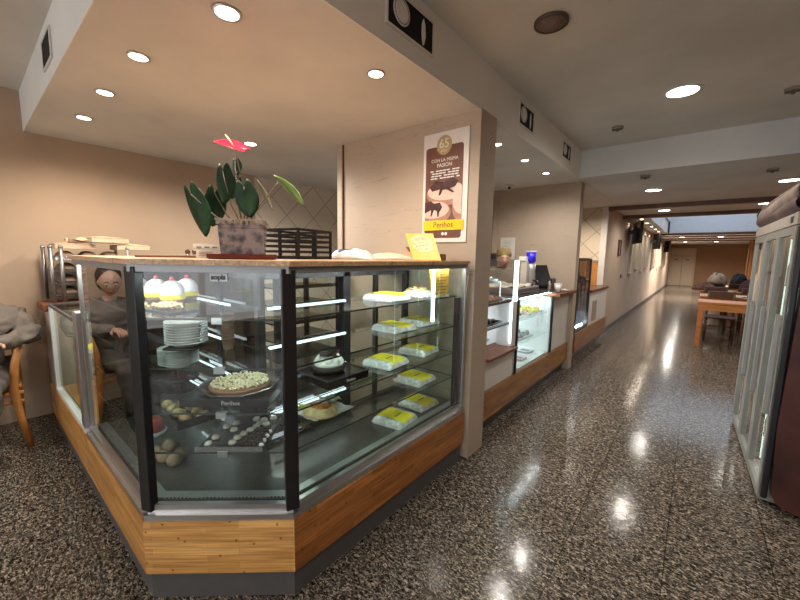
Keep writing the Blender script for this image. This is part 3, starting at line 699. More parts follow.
# ---- tray of chocolates (shelf 4)
tc2 = (-1.56, .775)
RM = Matrix.Translation((tc2[0], tc2[1], 0)) @ Matrix.Rotation(math.radians(42), 4, 'Z')
t = thing('chocolate_tray', 'flat grey edged tray of dark and ivory chocolates on the lowest glass shelf', 'tray', (tc2[0], tc2[1], .6255))
B().box(-.135, -.17, .6255, .135, .15, .637, bev=.002, M=RM).build('tray_plate', M_tray, t)
B().box(-.138, -.176, .6265, .138, -.170, .648, M=RM).build('front_rim', M_steel, t)
def choc(name, lab, m1, m2, loc, rr_):
    t_ = thing(name, lab, 'chocolate', loc, local=True)
    B().lathe([(0, 0), (rr_, 0), (rr_*1.02, .004), (rr_*.8, .012), (0, .014)], n=12).build('shell', m1, t_)
    if m2: B().lathe([(0, .0145), (rr_*.5, .0135), (rr_*.3, .018), (0, .019)], n=10).build('topping', m2, t_)
    return t_
M_choc = mat('dark_chocolate', (.03, .014, .008), .3, var=.3); M_ivory = mat('ivory_chocolate', (.72, .68, .60), .4, var=.05)
wc = []; k = 0
for (a, b_) in ((-.10, -.135), (-.095, -.08), (-.045, -.01), (-.09, .02), (-.06, .055), (-.005, -.125), (.0, -.085), (.015, -.05), (.03, -.015), (.045, .02), (.05, .055), (.06, .09), (.10, .11), (.085, .045), (.02, .10)):
    p = P2((*tc2, 0), a, b_, .6375)
    k += 1; lab = 'flat ivory disc on the chocolate tray, %s counting from the glass' % ORD[k-1]
    if not wc: wc.append(choc('chocolate_disc', lab, M_ivory, None, tuple(p), .017)); wc[0]['group'] = 'ivory chocolate discs on the tray'
    else: dup(wc[0], tuple(p), random.random()*3, lab)
dc = []
for i in range(5):
    for j in range(6):
        a = .045+.0*j+i*.018-.0*j; b_ = -.14+j*.026
        if a > .125 or (a < .06 and j > 2): continue
        p = P2((*tc2, 0), a, b_, .6375); lab = 'small dark praline, column %s, %s from the glass, on the chocolate tray' % (ORD[i], ORD[j])
        if not dc: dc.append(choc('dark_praline', lab, M_choc, None, tuple(p), .010)); dc[0]['group'] = 'dark pralines on the chocolate tray'; dc[0]['label'] = lab
        else: dup(dc[0], tuple(p), 0, lab)
for i, b_ in enumerate((-.15, -.11, -.07, -.03)):
    p = P2((*tc2, 0), .125, b_, .6375)
    if i == 0: wd = choc('white_button', 'tiny bright white sweet along the inner edge of the chocolate tray', M_white_gloss, None, tuple(p), .010); wd['label'] = 'tiny bright white sweet on the chocolate tray, nearest the glass'; wd['group'] = 'bright white sweets on the chocolate tray'
    else: dup(wd, tuple(p), 0, 'tiny bright white sweet on the chocolate tray, %s from the glass' % ORD[i])

# ---- stacks of plates
M_china = mat('white_china', (.80, .80, .80), .15, var=.01, coat=.3)
def plate(r=.095):
    t_ = thing('plate', '', 'plate', (0, 0, 0), local=True)
    B().lathe([(0, 0), (r*.6, 0), (r*.62, .004), (r*.98, .019), (r, .020), (r*.985, .023), (r*.6, .008), (0, .007)], n=32).build('dish', M_china, t_)
    return t_
pt = plate(); n = 0
for k in range(9):
    lab = 'white plate in the stack on the second shelf, %s' % ['lowest of the stack', 'second from the bottom', 'third from the bottom', 'fourth from the bottom', 'in the middle of the nine', 'fourth from the top', 'third from the top', 'second from the top', 'topmost of the stack'][k]
    loc = (-1.91, .675, .9985+k*.0125)
    if k == 0: pt.location = loc; pt['label'] = lab; pt['group'] = 'white plates stacked on the second shelf'
    else: dup(pt, loc, 0, lab)
t = thing('plate_tray', 'dark square tray under the white plate stack on the second shelf', 'tray', (-1.91, .675, .9855))
B().box(-.075, -.075, .9855, .075, .075, .998, bev=.004, M=Matrix.Translation((-1.91, .675, 0)) @ Matrix.Rotation(.7, 4, 'Z')).build('tray_plate', M_tray, t)
for k in range(8):
    lab = 'greenish plate of the stack on the brown pedestal, %s' % ['lowest of eight', 'second from the bottom', 'third from the bottom', 'fourth from the bottom', 'fourth from the top', 'third from the top', 'second from the top', 'topmost of eight'][k]
    d = dup(pt, (-2.06, .685, .862+k*.0105), 0, lab, 'greenish plates stacked on a pedestal on the third shelf')
t = thing('cake_pedestal', 'dark brown two-legged stand carrying the greenish plates on the third shelf', 'stand', (-2.06, .685, .7955))
B().lathe([(0, 0), (.09, 0), (.09, .006), (0, .006)], (-2.06, .685, .7955)).build('base', M_tray, t)
for s_ in (-1, 1): B().box(-2.06+s_*.035-.012, .665, .8015, -2.06+s_*.035+.012, .705, .852, bev=.002).build('leg', mat('mahogany', (.08, .02, .015), .3), t)
B().lathe([(0, 0), (.07, 0), (.07, .009), (0, .009)], (-2.06, .685, .8525)).build('top_disc', M_tray, t)
# tall stack of brown cups
cup = None
for k in range(7):
    loc = (-1.745, .80, .9855+k*.020); lab = 'metal-brown cup in the column beside the white plates, %s from the bottom' % ORD[k]
    if cup is None:
        cup = thing('stacked_cup', lab, 'cup', loc, local=True, group='cups stacked in a column beside the plates')
        B().lathe([(.022, 0), (.030, .05), (.033, .052), (.031, .054), (.020, .003), (0, .003)], n=18).build('cup_body', mat('copper_cup', (.35, .24, .18), .3, .6), cup)
    else: dup(cup, loc, 0, lab)
# ---- domed white desserts with yellow ribbon on the top shelf
M_dome = mat('white_icing', (.84, .84, .83), .35, var=.02)
def dome():
    t_ = thing('domed_dessert', '', 'cake', (0, 0, 0), local=True, group='white domed desserts on the topmost shelf')
    B().lathe([(0, 0), (.05, 0), (.052, .02), (0, .02)], n=24).build('base', mat('brown_sponge', (.22, .1, .05), .7, var=.3, scale=50), t_)
    B().lathe([(.048, .02), (.054, .045), (.053, .075), (.040, .100), (.02, .113), (0, .116)], n=24).build('dome', M_dome, t_)
    B().lathe([(.054, .018), (.0575, .02), (.0575, .042), (.054, .044), (.054, .018)], n=24).build('ribbon', M_yellow, t_)
    B().ball((0, 0, .124), .012, 10, 8).build('cherry', mat('cherry_red', (.5, .02, .03), .25), t_)
    return t_
dm = dome()
for i, (x, y, lab) in enumerate(((-2.47, .63, 'white domed dessert seen through the side glass, left of the black corner post'),
                                 (-2.22, .80, 'white domed dessert peeping out at the back between the other domes'),
                                 (-2.25, .66, 'white domed dessert just right of the black corner post'),
                                 (-2.08, .68, 'white domed dessert with red cherry, furthest right on the top shelf'))):
    if i == 0: dm.location = (x, y, 1.1905); dm['label'] = lab
    else: dup(dm, (x, y, 1.1905), i, lab)
t = thing('nut_tray', 'low tray of brown and yellow nut clusters before the domed desserts', 'tray of nuts', (-1.83, .60, 1.1905))
RM = Matrix.Translation((-1.83, .575, 0)) @ Matrix.Rotation(.15, 4, 'Z')
B().box(-.10, -.06, 1.1905, .13, .07, 1.198, bev=.003, M=RM).build('tray_plate', M_tray, t)
nb = B()
for k in range(110): nb.use(k % 3).ball(RM @ V((-.09+.15*random.random(), -.05+.1*random.random(), 1.206+.012*random.random())), .009, 6, 5, (1.2, .9, .8))
o = nb.build('nut_clusters', [mat('hazelnut', (.38, .16, .06), .5), mat('pale_nut', (.75, .6, .35), .5), mat('golden_nut', (.7, .45, .1), .5)], t); o['kind'] = 'stuff'
# ---- basket of pastries (shelf 4 left) and buns on the deck
t = thing('pastry_basket', 'long dark basket on the lowest glass shelf, left behind the angled glass', 'basket', (-2.0, .66, .6255))
bb = B().box(-2.14, .58, .6255, -1.80, .76, .631)
for (x0, y0, x1, y1) in ((-2.14, .575, -1.80, .58), (-2.14, .76, -1.80, .765), (-2.145, .575, -2.14, .765), (-1.80, .575, -1.795, .765)): bb.box(x0, y0, .6255, x1, y1, .665)
bb.build('basket_body', M_tray, t)
ps = None
for k in range(8):
    loc = (-2.10+.04*k, .63+.07*(k % 2), .632); lab = 'browned filled pastry in the long dark basket, %s from its left end' % ORD[k]
    if ps is None:
        ps = thing('small_pastry', lab, 'pastry', loc, local=True, group='browned pastries in the long dark basket')
        B().ball((0, 0, .020), .03, 12, 8, (1.15, .85, .66)).build('dough', M_pastry, ps)
        B().ball((.005, 0, .038), .015, 8, 6, (1.3, .9, .35)).build('filling', mat('custard', (.7, .5, .15), .4), ps)
    else: dup(ps, loc, k*1.1, lab)
bn = None
for k, (dx, dy, dz) in enumerate(((0, 0, 0), (.07, .01, 0), (.14, .03, 0), (.03, .07, 0), (.10, .075, 0), (.065, .04, .045))):
    loc = (-2.02+dx, .55+dy, .4205+dz); lab = ['brown bun at the front left of the heap', 'brown bun at the front middle of the heap', 'brown bun at the right end of the heap', 'brown bun behind at the left of the heap', 'brown bun behind at the right of the heap', 'brown bun lying on top of the heap'][k]
    if bn is None:
        bn = B().ball((0, 0, .030), .035, 14, 10, (1, 1, .86)).build('bun', mat('bun_brown', (.30, .2, .11), .6, var=.3, scale=30))
        bn['label'] = lab; bn['category'] = 'bun'; bn['group'] = 'buns heaped on the floor of the case'; bn.location = loc
    else:
        c_ = bn.copy(); C.objects.link(c_); c_['label'] = lab; c_.location = loc
# red and white tub low behind the side glass
t = thing('red_tub', 'red tub with a white rim standing low behind the side glass', 'tub', (-2.38, .66, .4205))
B().lathe([(0, 0), (.05, 0), (.045, .07), (.0, .075)], (-2.3, .62, .445)).build('red_cap', mat('bright_red', (.55, .03, .02), .35), t)
B().lathe([(0, 0), (.055, 0), (.062, .024), (0, .024)], (-2.3, .62, .4205)).build('white_rim', M_white_gloss, t)

# ================================================================= LOW CASE AT THE LEFT END, RACK
low = thing('low_display_case', 'low glass topped display case with white frame left of the tall cake display', 'display case', (-3.2, .65, 0))
B().prism([(-2.705, .38), (-2.705, .41), (-4.0, .41), (-4.0, .38)], .127, .372).build('oak_band', M_band_x, low)
B().prism([(-2.705, .40), (-2.705, .43), (-4.0, .43), (-4.0, .40)], 0, .127).build('toe_kick', M_darkgrey, low)
B().box(-3.98, .432, .02, -2.71, .93, .38).build('base_cabinet', M_darkgrey, low)
B().box(-3.76, .385, .372, -2.705, .425, .402, bev=.003).build('bottom_frame', M_white_gloss, low)
B().box(-3.77, .388, .402, -3.725, .425, 1.03, bev=.004).build('frame_post', M_white_gloss, low)
B().box(-3.76, .388, 1.03, -2.78, .40, 1.05).box(-3.76, .90, 1.03, -2.78, .915, 1.05).box(-3.77, .40, 1.03, -3.745, .90, 1.05).box(-2.785, .40, 1.03, -2.77, .90, 1.05).build('lid_frame', M_darkgrey, low)
B().box(-3.745, .40, 1.036, -2.785, .90, 1.044).build('glass_lid', M_shelfglass, low)
B().box(-3.725, .400, .402, -2.78, .406, 1.03).build('glass_pane', M_glass, low)
B().box(-2.80, .385, .398, -2.745, .43, 1.10, bev=.006).box(-2.742, .385, .398, -2.712, .43, 1.10, bev=.004).build('aluminium_post', M_alu, low)
B().box(-3.74, .915, .40, -2.72, .925, 1.03).build('rear_panel', mat('grey_panel', (.28, .25, .22), .5), low)
B().box(-3.74, .43, .381, -2.72, .91, .40).build('deck', M_band_x, low)
B().box(-3.72, .43, .70, -2.80, .88, .708).build('glass_shelf', M_shelfglass, low)
dup(cp, (-3.45, .62, .7085), .3, 'yellow-labelled pack on the shelf of the low left case, behind the white post', 'yellow-labelled packs in the low left case')
t = thing('counter_end_panel', 'grey end panel with a reddish wood cap beside the white framed low case', 'counter end', (-3.9, .65, .38))
B().box(-4.04, .39, .382, -3.785, .93, .985, bev=.004).build('panel', mat('end_panel_grey', (.40, .37, .34), .4), t)
B().box(-4.10, .36, .985, -3.785, .95, 1.04, bev=.006).build('wood_cap', M_ledge, t)

rk = thing('tray_rack', 'silver tray rack with tall slim posts and wrapped bread behind the low case', 'rack', (-4.08, .75, 1.04))
for (x, y) in ((-4.24, .44), (-3.86, .44), (-4.24, .93), (-3.86, .93), (-3.86, .50)):
    B().cyl((x, y, 1.04), (x, y, 1.47), .013, n=12).ball((x, y, 1.475), .016, 10, 6).build('post', mat('dull_steel', (.30, .29, .28), .4, .9), rk)
for k in range(4):
    z = 1.09+k*.095
    B().box(-4.23, .46, z, -3.87, .92, z+.01).box(-3.872, .46, z, -3.865, .92, z+.022).build('shelf_tray', M_steel, rk)
M_bread = mat('rustic_bread', (.15, .095, .06), .7, var=.5, scale=14, bump=.6, bscale=20)
ld = None
for k in range(4):
    for j in range(3):
        loc = (-4.02, .54+j*.145, 1.1005+k*.095); lab = 'rustic brown loaf on the silver rack, %s tray from below, %s from the front' % (ORD[k], ORD[j])
        if ld is None:
            ld = B().grid(lambda u, v: V((.12*math.cos(pi*u)*(1-.2*abs(2*v-1)**3), .06*(2*v-1), .012+.055*math.sin(pi*u)*(1-abs(2*v-1)**4)*.9)), 12, 10).prism([(-.11, -.055), (.11, -.055), (.11, .055), (-.11, .055)], 0, .013).build('bread_loaf', M_bread)
            ld['label'] = lab; ld['category'] = 'bread'; ld['group'] = 'loaves on the silver tray rack'; ld.location = loc
        else:
            c_ = ld.copy(); C.objects.link(c_); c_['label'] = lab; c_.location = loc
# wooden boxes on the rack
M_box = mat('pale_wood_box', (.66, .48, .32), .6, var=.1, scale=20)
def wbox(name, label, x, y, z, w_, d_, h_, rot=0):
    t = thing(name, label, 'box', (x, y, z), rot, local=True)
    B().box(-w_/2, -d_/2, 0, w_/2, d_/2, h_*.7, bev=.003).build('box_body', M_box, t)
    def lidf(u, v): return V(((u-.5)*w_*1.02, (v-.5)*d_*1.02, h_*.7+.0015+h_*.32*(1-max(abs(2*u-1), abs(2*v-1)))))
    B().grid(lidf, 8, 8, smooth=False).build('folded_lid', M_box, t, solid=.002)
    return t
wbox('pastry_box', 'flat pale cardboard box stacked across the two others on the rack', -4.02, .80, 1.520, .28, .27, .055, .2)
wbox('pastry_box', 'pale cardboard box on the rack directly behind the silver posts', -4.05, .60, 1.463, .28, .25, .055, 0)
wbox('pastry_box', 'pale cardboard box at the far end of the rack, beside the two dark knobs', -4.03, .99, 1.463, .26, .24, .055, 0)
B().grid(lambda u, v: V((-4.12+u*.2, .56+v*.18, 1.535+.02*math.sin(7*u)*math.cos(6*v)+.02*v)), 8, 8).solo('paper_sheet', M_box, 'crumpled tan paper lying on the pale boxes of the rack', 'paper', solid=.001)
for k, x in enumerate((-2.58, -2.46)):
    t = thing('pepper_shaker', ['dark ball-topped shaker further left on the wooden counter top', 'dark ball-topped shaker nearer the black corner post on the counter top'][k], 'shaker', (x-.15, 1.0, 1.4245))
    B().lathe([(0, 0), (.014, 0), (.012, .02), (0, .022)], (x-.15, 1.0, 1.4245)).build('shaker_body', M_steel, t)
    B().ball((x-.15, 1.0, 1.455), .017, 14, 10).build('knob', mat('brown_knob', (.09, .04, .03), .15), t)

# ================================================================= THINGS ON THE WOODEN TOP
# anthurium
pc = V((-1.63, .84, 0))
t = thing('plant_saucer', 'dark red rectangular saucer under the flower pot', 'saucer', (pc.x, pc.y, 1.4245))
RM = Matrix.Translation((pc.x, pc.y, 0)) @ Matrix.Rotation(math.radians(57), 4, 'Z')
B().box(-.135, -.10, 1.4245, .135, .10, 1.432, bev=.003, M=RM).build('plate', mat('red_brown_glaze', (.13, .02, .012), .3), t)
sb = B()
for a in ((-.14, -.105, .14, -.095), (-.14, .095, .14, .105), (-.14, -.095, -.13, .095), (.13, -.095, .14, .095)): sb.box(a[0], a[1], 1.428, a[2], a[3], 1.447, M=RM)
sb.build('rim', mat('red_brown_glaze', (.13, .02, .012), .3), t)
pot = thing('potted_anthurium', 'anthurium with dark heart leaves and one red flower in a square patterned pot', 'potted plant', (pc.x, pc.y, 1.4325))
def pot_mat():
    m, nt, b_ = newmat('patterned_ceramic'); N = nt.nodes; L = nt.links
    tc = N.new('ShaderNodeTexCoord'); vo = N.new('ShaderNodeTexVoronoi'); vo.inputs['Scale'].default_value = 28; vo.feature = 'F1'
    L.new(tc.outputs['Object'], vo.inputs['Vector']); no = N.new('ShaderNodeTexNoise'); no.inputs['Scale'].default_value = 60; no.inputs['Detail'].default_value = 4
    L.new(tc.outputs['Object'], no.inputs['Vector']); ad = N.new('ShaderNodeMath'); ad.operation = 'MULTIPLY'; L.new(vo.outputs['Distance'], ad.inputs[0]); L.new(no.outputs['Fac'], ad.inputs[1])
    cr = N.new('ShaderNodeValToRGB'); e = cr.color_ramp.elements; e[0].position = .05; e[0].color = (.06, .055, .085, 1); e[1].position = .34; e[1].color = (.27, .24, .26, 1); k = e.new(.18); k.color = (.13, .125, .145, 1)
    L.new(ad.outputs[0], cr.inputs[0]); L.new(cr.outputs[0], b_.inputs['Base Color']); b_.inputs['Roughness'].default_value = .25; return m
PM = pot_mat()
pb = B()
def sq(z, h): return [V((sx*h, sy*h, z)) for sx, sy in ((-1, -1), (1, -1), (1, 1), (-1, 1))]
secs = [(1.4325, .084), (1.44, .087), (1.558, .094), (1.562, .091), (1.572, .097), (1.578, .097), (1.578, .089), (1.545, .087)]
vs = [[pb.bm.verts.new(RM @ p) for p in sq(z, h)] for z, h in secs]
for A, Z in zip(vs[:-1], vs[1:]):
    for i in range(4): pb.bm.faces.new((A[i], A[(i+1) % 4], Z[(i+1) % 4], Z[i]))
pb.bm.faces.new(vs[0][::-1]); pb.bm.faces.new(vs[-1])
pb.build('pot', PM, pot)
rb = B(); M_rimp = mat('ceramic_rim', (.36, .31, .28), .3, var=.3, scale=70)
for sgn in (-1, 1):
    rb.box(-.104, sgn*.099-.004, 1.592, .104, sgn*.099+.004, 1.599, M=RM).box(sgn*.099-.004, -.104, 1.592, sgn*.099+.004, .104, 1.599, M=RM)
    for k in range(9):
        q = -.092+k*.023
        rb.box(q-.005, sgn*.096-.004, 1.575, q+.005, sgn*.096+.004, 1.593, M=RM).box(sgn*.096-.004, q-.005, 1.575, sgn*.096+.004, q+.005, 1.593, M=RM)
rb.build('pierced_rim', M_rimp, pot)
B().box(-.086, -.086, 1.546, .086, .086, 1.560, M=RM).build('soil', mat('soil', (.05, .035, .02), .9, var=.5, scale=60), pot)
CR = V((.772, .636, 0)); CFW = V((-.636, .772, 0))
base = V((pc.x, pc.y, 1.56))
def leaf(name, p0, tip, width, tilt, m, curl=.25, heart=True):
    """heart shaped blade from the stalk joint p0 towards tip; tilt turns it about its own length."""
    p0, tip = V(p0), V(tip); d = tip-p0; L_ = d.length; d.normalize()
    side = (CR - d*CR.dot(d)).normalized(); nrm = side.cross(d)
    side = (Matrix.Rotation(tilt, 3, d) @ side); nrm = side.cross(d)
    def fn(u, v):
        a = u*2-1; s_ = v
        if heart:
            wd = width*.5*((.72+1.1*s_-.9*s_*s_)*(1-s_**1.8)**.62) if s_ < 1 else 0
            back = -.26*L_*(1-(2*abs(a)-1)**2)*(1-s_)**2.2
        else: wd = width*.5*math.sin(pi*s_)**.8; back = 0
        return p0 + d*(s_*L_ + back) + side*(a*wd) + nrm*(curl*.5*width*(a*a) + .08*L_*math.sin(pi*s_))
    o_ = B().grid(fn, 10, 14).build(name, m, pot, solid=.0012); return o_
M_leaf = mat('anthurium_leaf', (.010, .034, .010), .5, var=.35, scale=25, spec=.22)
M_leaf2 = mat('young_leaf', (.10, .16, .03), .4, var=.3, scale=25)
M_stalk = mat('stalk_green', (.12, .10, .05), .5, var=.2)
def at(px, py, dd=0):      # local offsets about the pot: dx along the top's diagonal, height, depth offset
    s_ = .00455; return V((pc.x, pc.y, 0)) + CR*((px-243)*s_) + V((0, 0, 1.445+(252-py)*s_)) + CFW*dd
leaves = [((196, 194), (210, 235), .115, .25, M_leaf, -.04), ((213, 191), (211, 224), .11, -.3, M_leaf, .02), ((224, 170), (225, 202), .10, .1, M_leaf, .0), ((233, 158), (236, 172), .055, .2, M_leaf, .04),
          ((250, 187), (257, 216), .11, -.15, M_leaf, -.06), ((234, 176), (229, 196), .05, -.7, M_leaf, .05)]
for (a, c_, w_, tl, m_, dd) in leaves:
    p, q = at(*a, dd), at(*c_, dd-.02)
    leaf('leaf', p, q, w_, tl, m_)
    mid = (p+base)/2 + V((0, 0, -.02)) + CR*(.02 if p.x > base.x else -.01)
    B().tube([base, mid, p], .003, 6).build('stalk', M_stalk, pot)
for (a, c_, w_, tl, m_, dd) in (((274, 173), (304, 203), .045, .4, M_leaf2, .0), ((252, 174), (268, 206), .02, .0, M_stalk, .06)):
    leaf('young_leaf', at(*a, dd), at(*c_, dd), w_, tl, m_, .5, False)
B().tube([base, at(262, 200), at(277, 183), at(279, 180)], .0028, 6).build('stalk', M_stalk, pot)
B().tube([base, at(246, 190), at(240, 165), at(237, 150)], .0028, 6).build('stalk', M_stalk, pot)
fl = leaf('red_flower', at(243, 149), at(216, 143), .11, 1.05, mat('spathe_red', (.62, .008, .03), .25, var=.1), .12)
B().tube([at(237, 148, -.01), at(233, 141, -.01), at(229, 136, -.01)], [.004, .0045, .002], 8).build('spadix', mat('spadix_yellow', (.8, .6, .25), .5), pot)

# black lattice crate
cx, cy = -1.80, 1.245
RM = Matrix.Translation((cx, cy, 1.4245)) @ Matrix.Rotation(math.radians(14), 4, 'Z')
t = thing('lattice_crate', 'black open slatted crate on the wooden top right of the potted plant', 'crate', (cx, cy, 1.4245))
M_blk = mat('black_metal', (.004, .003, .003), .5, spec=.25)
W_, D_, H_ = .13, .14, .165
for (x, y) in ((-W_, -D_), (-W_, 0), (-W_, D_), (W_, -D_), (W_, 0), (W_, D_), (0, -D_), (0, D_)): B().box(x-.006, y-.006, 0, x+.006, y+.006, H_, M=RM).build('upright', M_blk, t)
for k in range(6):
    z = .004+k*.0295; pb = B()
    for x in (-W_, W_): pb.box(x-.004, -D_, z, x+.004, D_, z+.013, M=RM)
    for y in (-D_, D_): pb.box(-W_, y-.004, z, W_, y+.004, z+.013, M=RM)
    pb.build('slat', M_blk, t)
B().box(-W_, -D_, .001, W_, D_, .005, M=RM).build('floor', M_blk, t)
# paper signs left of pot
t = thing('price_card', 'pair of small white printed cards standing left of the potted plant', 'card', (-1.90, .79, 1.4245))
RM = Matrix.Translation((-1.90, .79, 1.4245)) @ Matrix.Rotation(math.radians(60), 4, 'Z') @ Matrix.Scale(1.25, 4)
c1 = B().box(-.052, -.002, .028, .052, .002, .056, M=RM).box(-.04, -.014, 0, .03, -.010, .030, M=RM).build('card', M_paper, t)
tb_ = B()
for k in range(3): tb_.box(-.04+.028*k, -.0032, .040, -.022+.028*k, -.0022, .045, M=RM).box(-.03, -.0152, .01+.006*k, .01+.005*k, -.0142, .012+.006*k, M=RM)
tb_.box(-.052, -.0032, .036, .052, -.0022, .0368, M=RM).build('print', mat('grey_ink', (.2, .15, .13), .6), t)
B().box(-.045, -.012, 0, .045, .012, .027, M=RM @ Matrix.Translation((0, .004, 0))).build('card_holder', M_glass, t)
B().box(-.19, -.04, 0, .19, .05, .010, bev=.003, M=Matrix.Translation((-2.05, .72, 1.4245)) @ Matrix.Rotation(math.radians(62), 4, 'Z')).solo('dark_wood_board', M_ledge, 'thin dark wooden board lying on the counter top left of the white cards', 'board')
# plastic bags
M_bag = mat('white_bag', (.74, .70, .66), .35, var=.12, scale=14)
def bag(name, lab, x, y, lx, ly, h, seed, m, rot=.6):
    R_ = Matrix.Rotation(rot, 3, 'Z')
    def f(u, v):
        e_ = (1-abs(2*u-1)**3)*(1-abs(2*v-1)**3)
        n_ = math.sin(7*u+seed)*math.cos(9*v+seed*2)+.5*math.sin(17*u*v+seed)
        return V((x, y, 1.4262)) + R_ @ V(((u-.5)*lx, (v-.5)*ly, e_*h*(1+.25*n_)))
    return f
f1 = bag('a', '', -1.72, 1.60, .30, .16, .06, 1, None)
t = thing('plastic_bag', 'crumpled white plastic bag with blue print lying right of the black crate', 'plastic bag', (-1.72, 1.60, 1.4245))
B().grid(f1, 20, 14).build('film', M_bag, t, solid=.001)
B().grid(lambda u, v: f1(.22+.26*u, .2+.5*v)+V((0, 0, .003))+V((.003, -.003, 0)), 8, 8).build('blue_print', mat('blue_print', (.05, .09, .38), .4), t, solid=.0008)
f2 = bag('b', '', -1.58, 1.80, .34, .15, .04, 3, None, 1.0)
t = thing('paper_bag', 'flat cream paper bag lying on the counter top before the tan folded card', 'paper bag', (-1.58, 1.80, 1.4245))
B().grid(f2, 18, 12).build('film', mat('cream_paper', (.72, .58, .44), .6, var=.1), t, solid=.001)
t = thing('folded_card', 'tan folded cardboard wedge leaning behind the cream paper bag', 'cardboard', (-1.62, 1.96, 1.4245))
B().slab([(-1.84, 1.98, 1.4255), (-1.46, 1.98, 1.4255), (-1.46, 1.98, 1.50)], (0, 1, 0), .004).build('flap', mat('tan_card', (.58, .38, .24), .6), t)
B().box(-1.80, 1.99, 1.425, -1.50, 2.12, 1.43).build('base_flap', mat('tan_card', (.58, .38, .24), .6), t)
# brown cartons near the card
t = thing('brown_carton', 'low brown carton with open flap standing behind the yellow flyer', 'carton', (-1.45, 2.06, 1.4245))
B().box(-1.56, 2.0, 1.4245, -1.36, 2.15, 1.47, bev=.003).build('box_body', mat('brown_card', (.26, .16, .10), .6), t)
B().slab([(-1.56, 2.0, 1.471), (-1.36, 2.0, 1.471), (-1.36, 1.97, 1.515), (-1.58, 1.97, 1.515)], (0, 1, 0), .003).build('flap', mat('brown_card', (.26, .16, .10), .6), t)
# yellow flyer leaning on the top
t = thing('yellow_flyer', 'slanted yellow and orange flyer on the counter top below the poster', 'flyer', (-1.36, 1.86, 1.4245))
a0, b0, c0_, d0 = V((-1.41, 1.84, 1.426)), V((-1.235, 1.90, 1.426)), V((-1.36, 1.98, 1.60)), V((-1.54, 1.92, 1.60))
nn = (b0-a0).cross(d0-a0).normalized()
sheet = B().slab([a0, b0, c0_, d0], nn, .003).build('sheet', mat('flyer_yellow', (.80, .42, .04), .45, var=.12), t)
def fp(u, v, e=.0): return a0*(1-u)*(1-v)+b0*u*(1-v)+c0_*u*v+d0*(1-u)*v + nn*(.0035+e)
sgn = 1
if nn.dot(V((0, -1, .3))) < 0:
    def fp(u, v, e=.0): return a0*(1-u)*(1-v)+b0*u*(1-v)+c0_*u*v+d0*(1-u)*v - nn*(.001+e)
    sgn = -1
B().slab([fp(.5+.40*math.cos(k*pi/12), .68+.27*math.sin(k*pi/12)) for k in range(24)], nn*sgn, .0006).build('picture', mat('pastry_photo', (.80, .45, .24), .5, var=.4, scale=45), t)
B().slab([fp(.5+.36*math.cos(k*pi/8), .45+.16*math.sin(k*pi/8), .001) for k in range(16)], nn*sgn, .0005).build('white_panel', mat('flyer_cream', (.85, .66, .3), .5), t)
lettering('SUMMER', .026, fp(.5, .52, .002), b0-a0, d0-a0, M_dark, t)
lettering('COOKIE', .032, fp(.5, .40, .002), b0-a0, d0-a0, M_dark, t)

# ================================================================= POSTER ON THE PILLAR
t = thing('wall_poster', 'tall white bordered dessert poster with gold 65 seal on the pillar', 'poster', (-1.43, 2.218, 1.555))
PX0, PX1, PZ0, PZ1 = -1.615, -1.245, 1.555, 2.315; PY = 2.218
B().box(PX0, PY-.008, PZ0, PX1, PY, PZ1).build('board', mat('poster_white', (.78, .75, .72), .35, var=.02), t)
def rrect(x0, z0, x1, z1, r, y, n=6):
    P_ = []
    for (cx_, cz_, a0_) in ((x1-r, z1-r, 0), (x0+r, z1-r, pi/2), (x0+r, z0+r, pi), (x1-r, z0+r, 3*pi/2)):
        for k in range(n+1): a = a0_+k*pi/2/n; P_.append((cx_+r*math.cos(a), y, cz_+r*math.sin(a)))
    return P_
yb = PY-.008
B().slab(rrect(PX0+.022, PZ0+.03, PX1-.04, PZ1-.095, .02, yb), (0, -1, 0), .0012).build('picture_panel', mat('poster_brown', (.16, .065, .045), .4, var=.25, scale=6), t)
def ell(cx_, cz_, rx, rz, y, n=28, a0_=0, a1_=2*pi): return [(cx_+rx*math.cos(a0_+(a1_-a0_)*k/n), y, cz_+rz*math.sin(a0_+(a1_-a0_)*k/n)) for k in range(n)]
M_pink = mat('dessert_pink', (.74, .50, .42), .4, var=.12, scale=18)
y2 = yb-.0013
pl_ = B()
def clip(pts):
    return [(min(PX1-.041, max(PX0+.023, x)), y, min(PZ1-.1, max(PZ0+.08, z))) for x, y, z in pts]
pl_.slab(clip(ell(-1.42, 1.895, .16, .085, y2)), (0, -1, 0), .0006).slab(clip(ell(-1.27, 1.80, .09, .12, y2-.0007)), (0, -1, 0), .0006).slab(clip(ell(-1.52, 1.765, .15, .085, y2-.0014)), (0, -1, 0), .0006)
pl_.build('dessert_photo', mat('dessert_side', (.42, .22, .16), .4, var=.2, scale=18), t)
for k_, (a_, b_, c_, d_, e_) in enumerate(((-1.42, 1.91, .15, .062, .0022), (-1.28, 1.83, .075, .085, .0026), (-1.52, 1.785, .135, .06, .0030))): B().slab(clip(ell(a_, b_, c_, d_, y2-e_)), (0, -1, 0), .0004).build('dessert_glaze', M_pink, t)
M_fig = mat('fig_dark', (.06, .02, .018), .3, var=.5, scale=30)
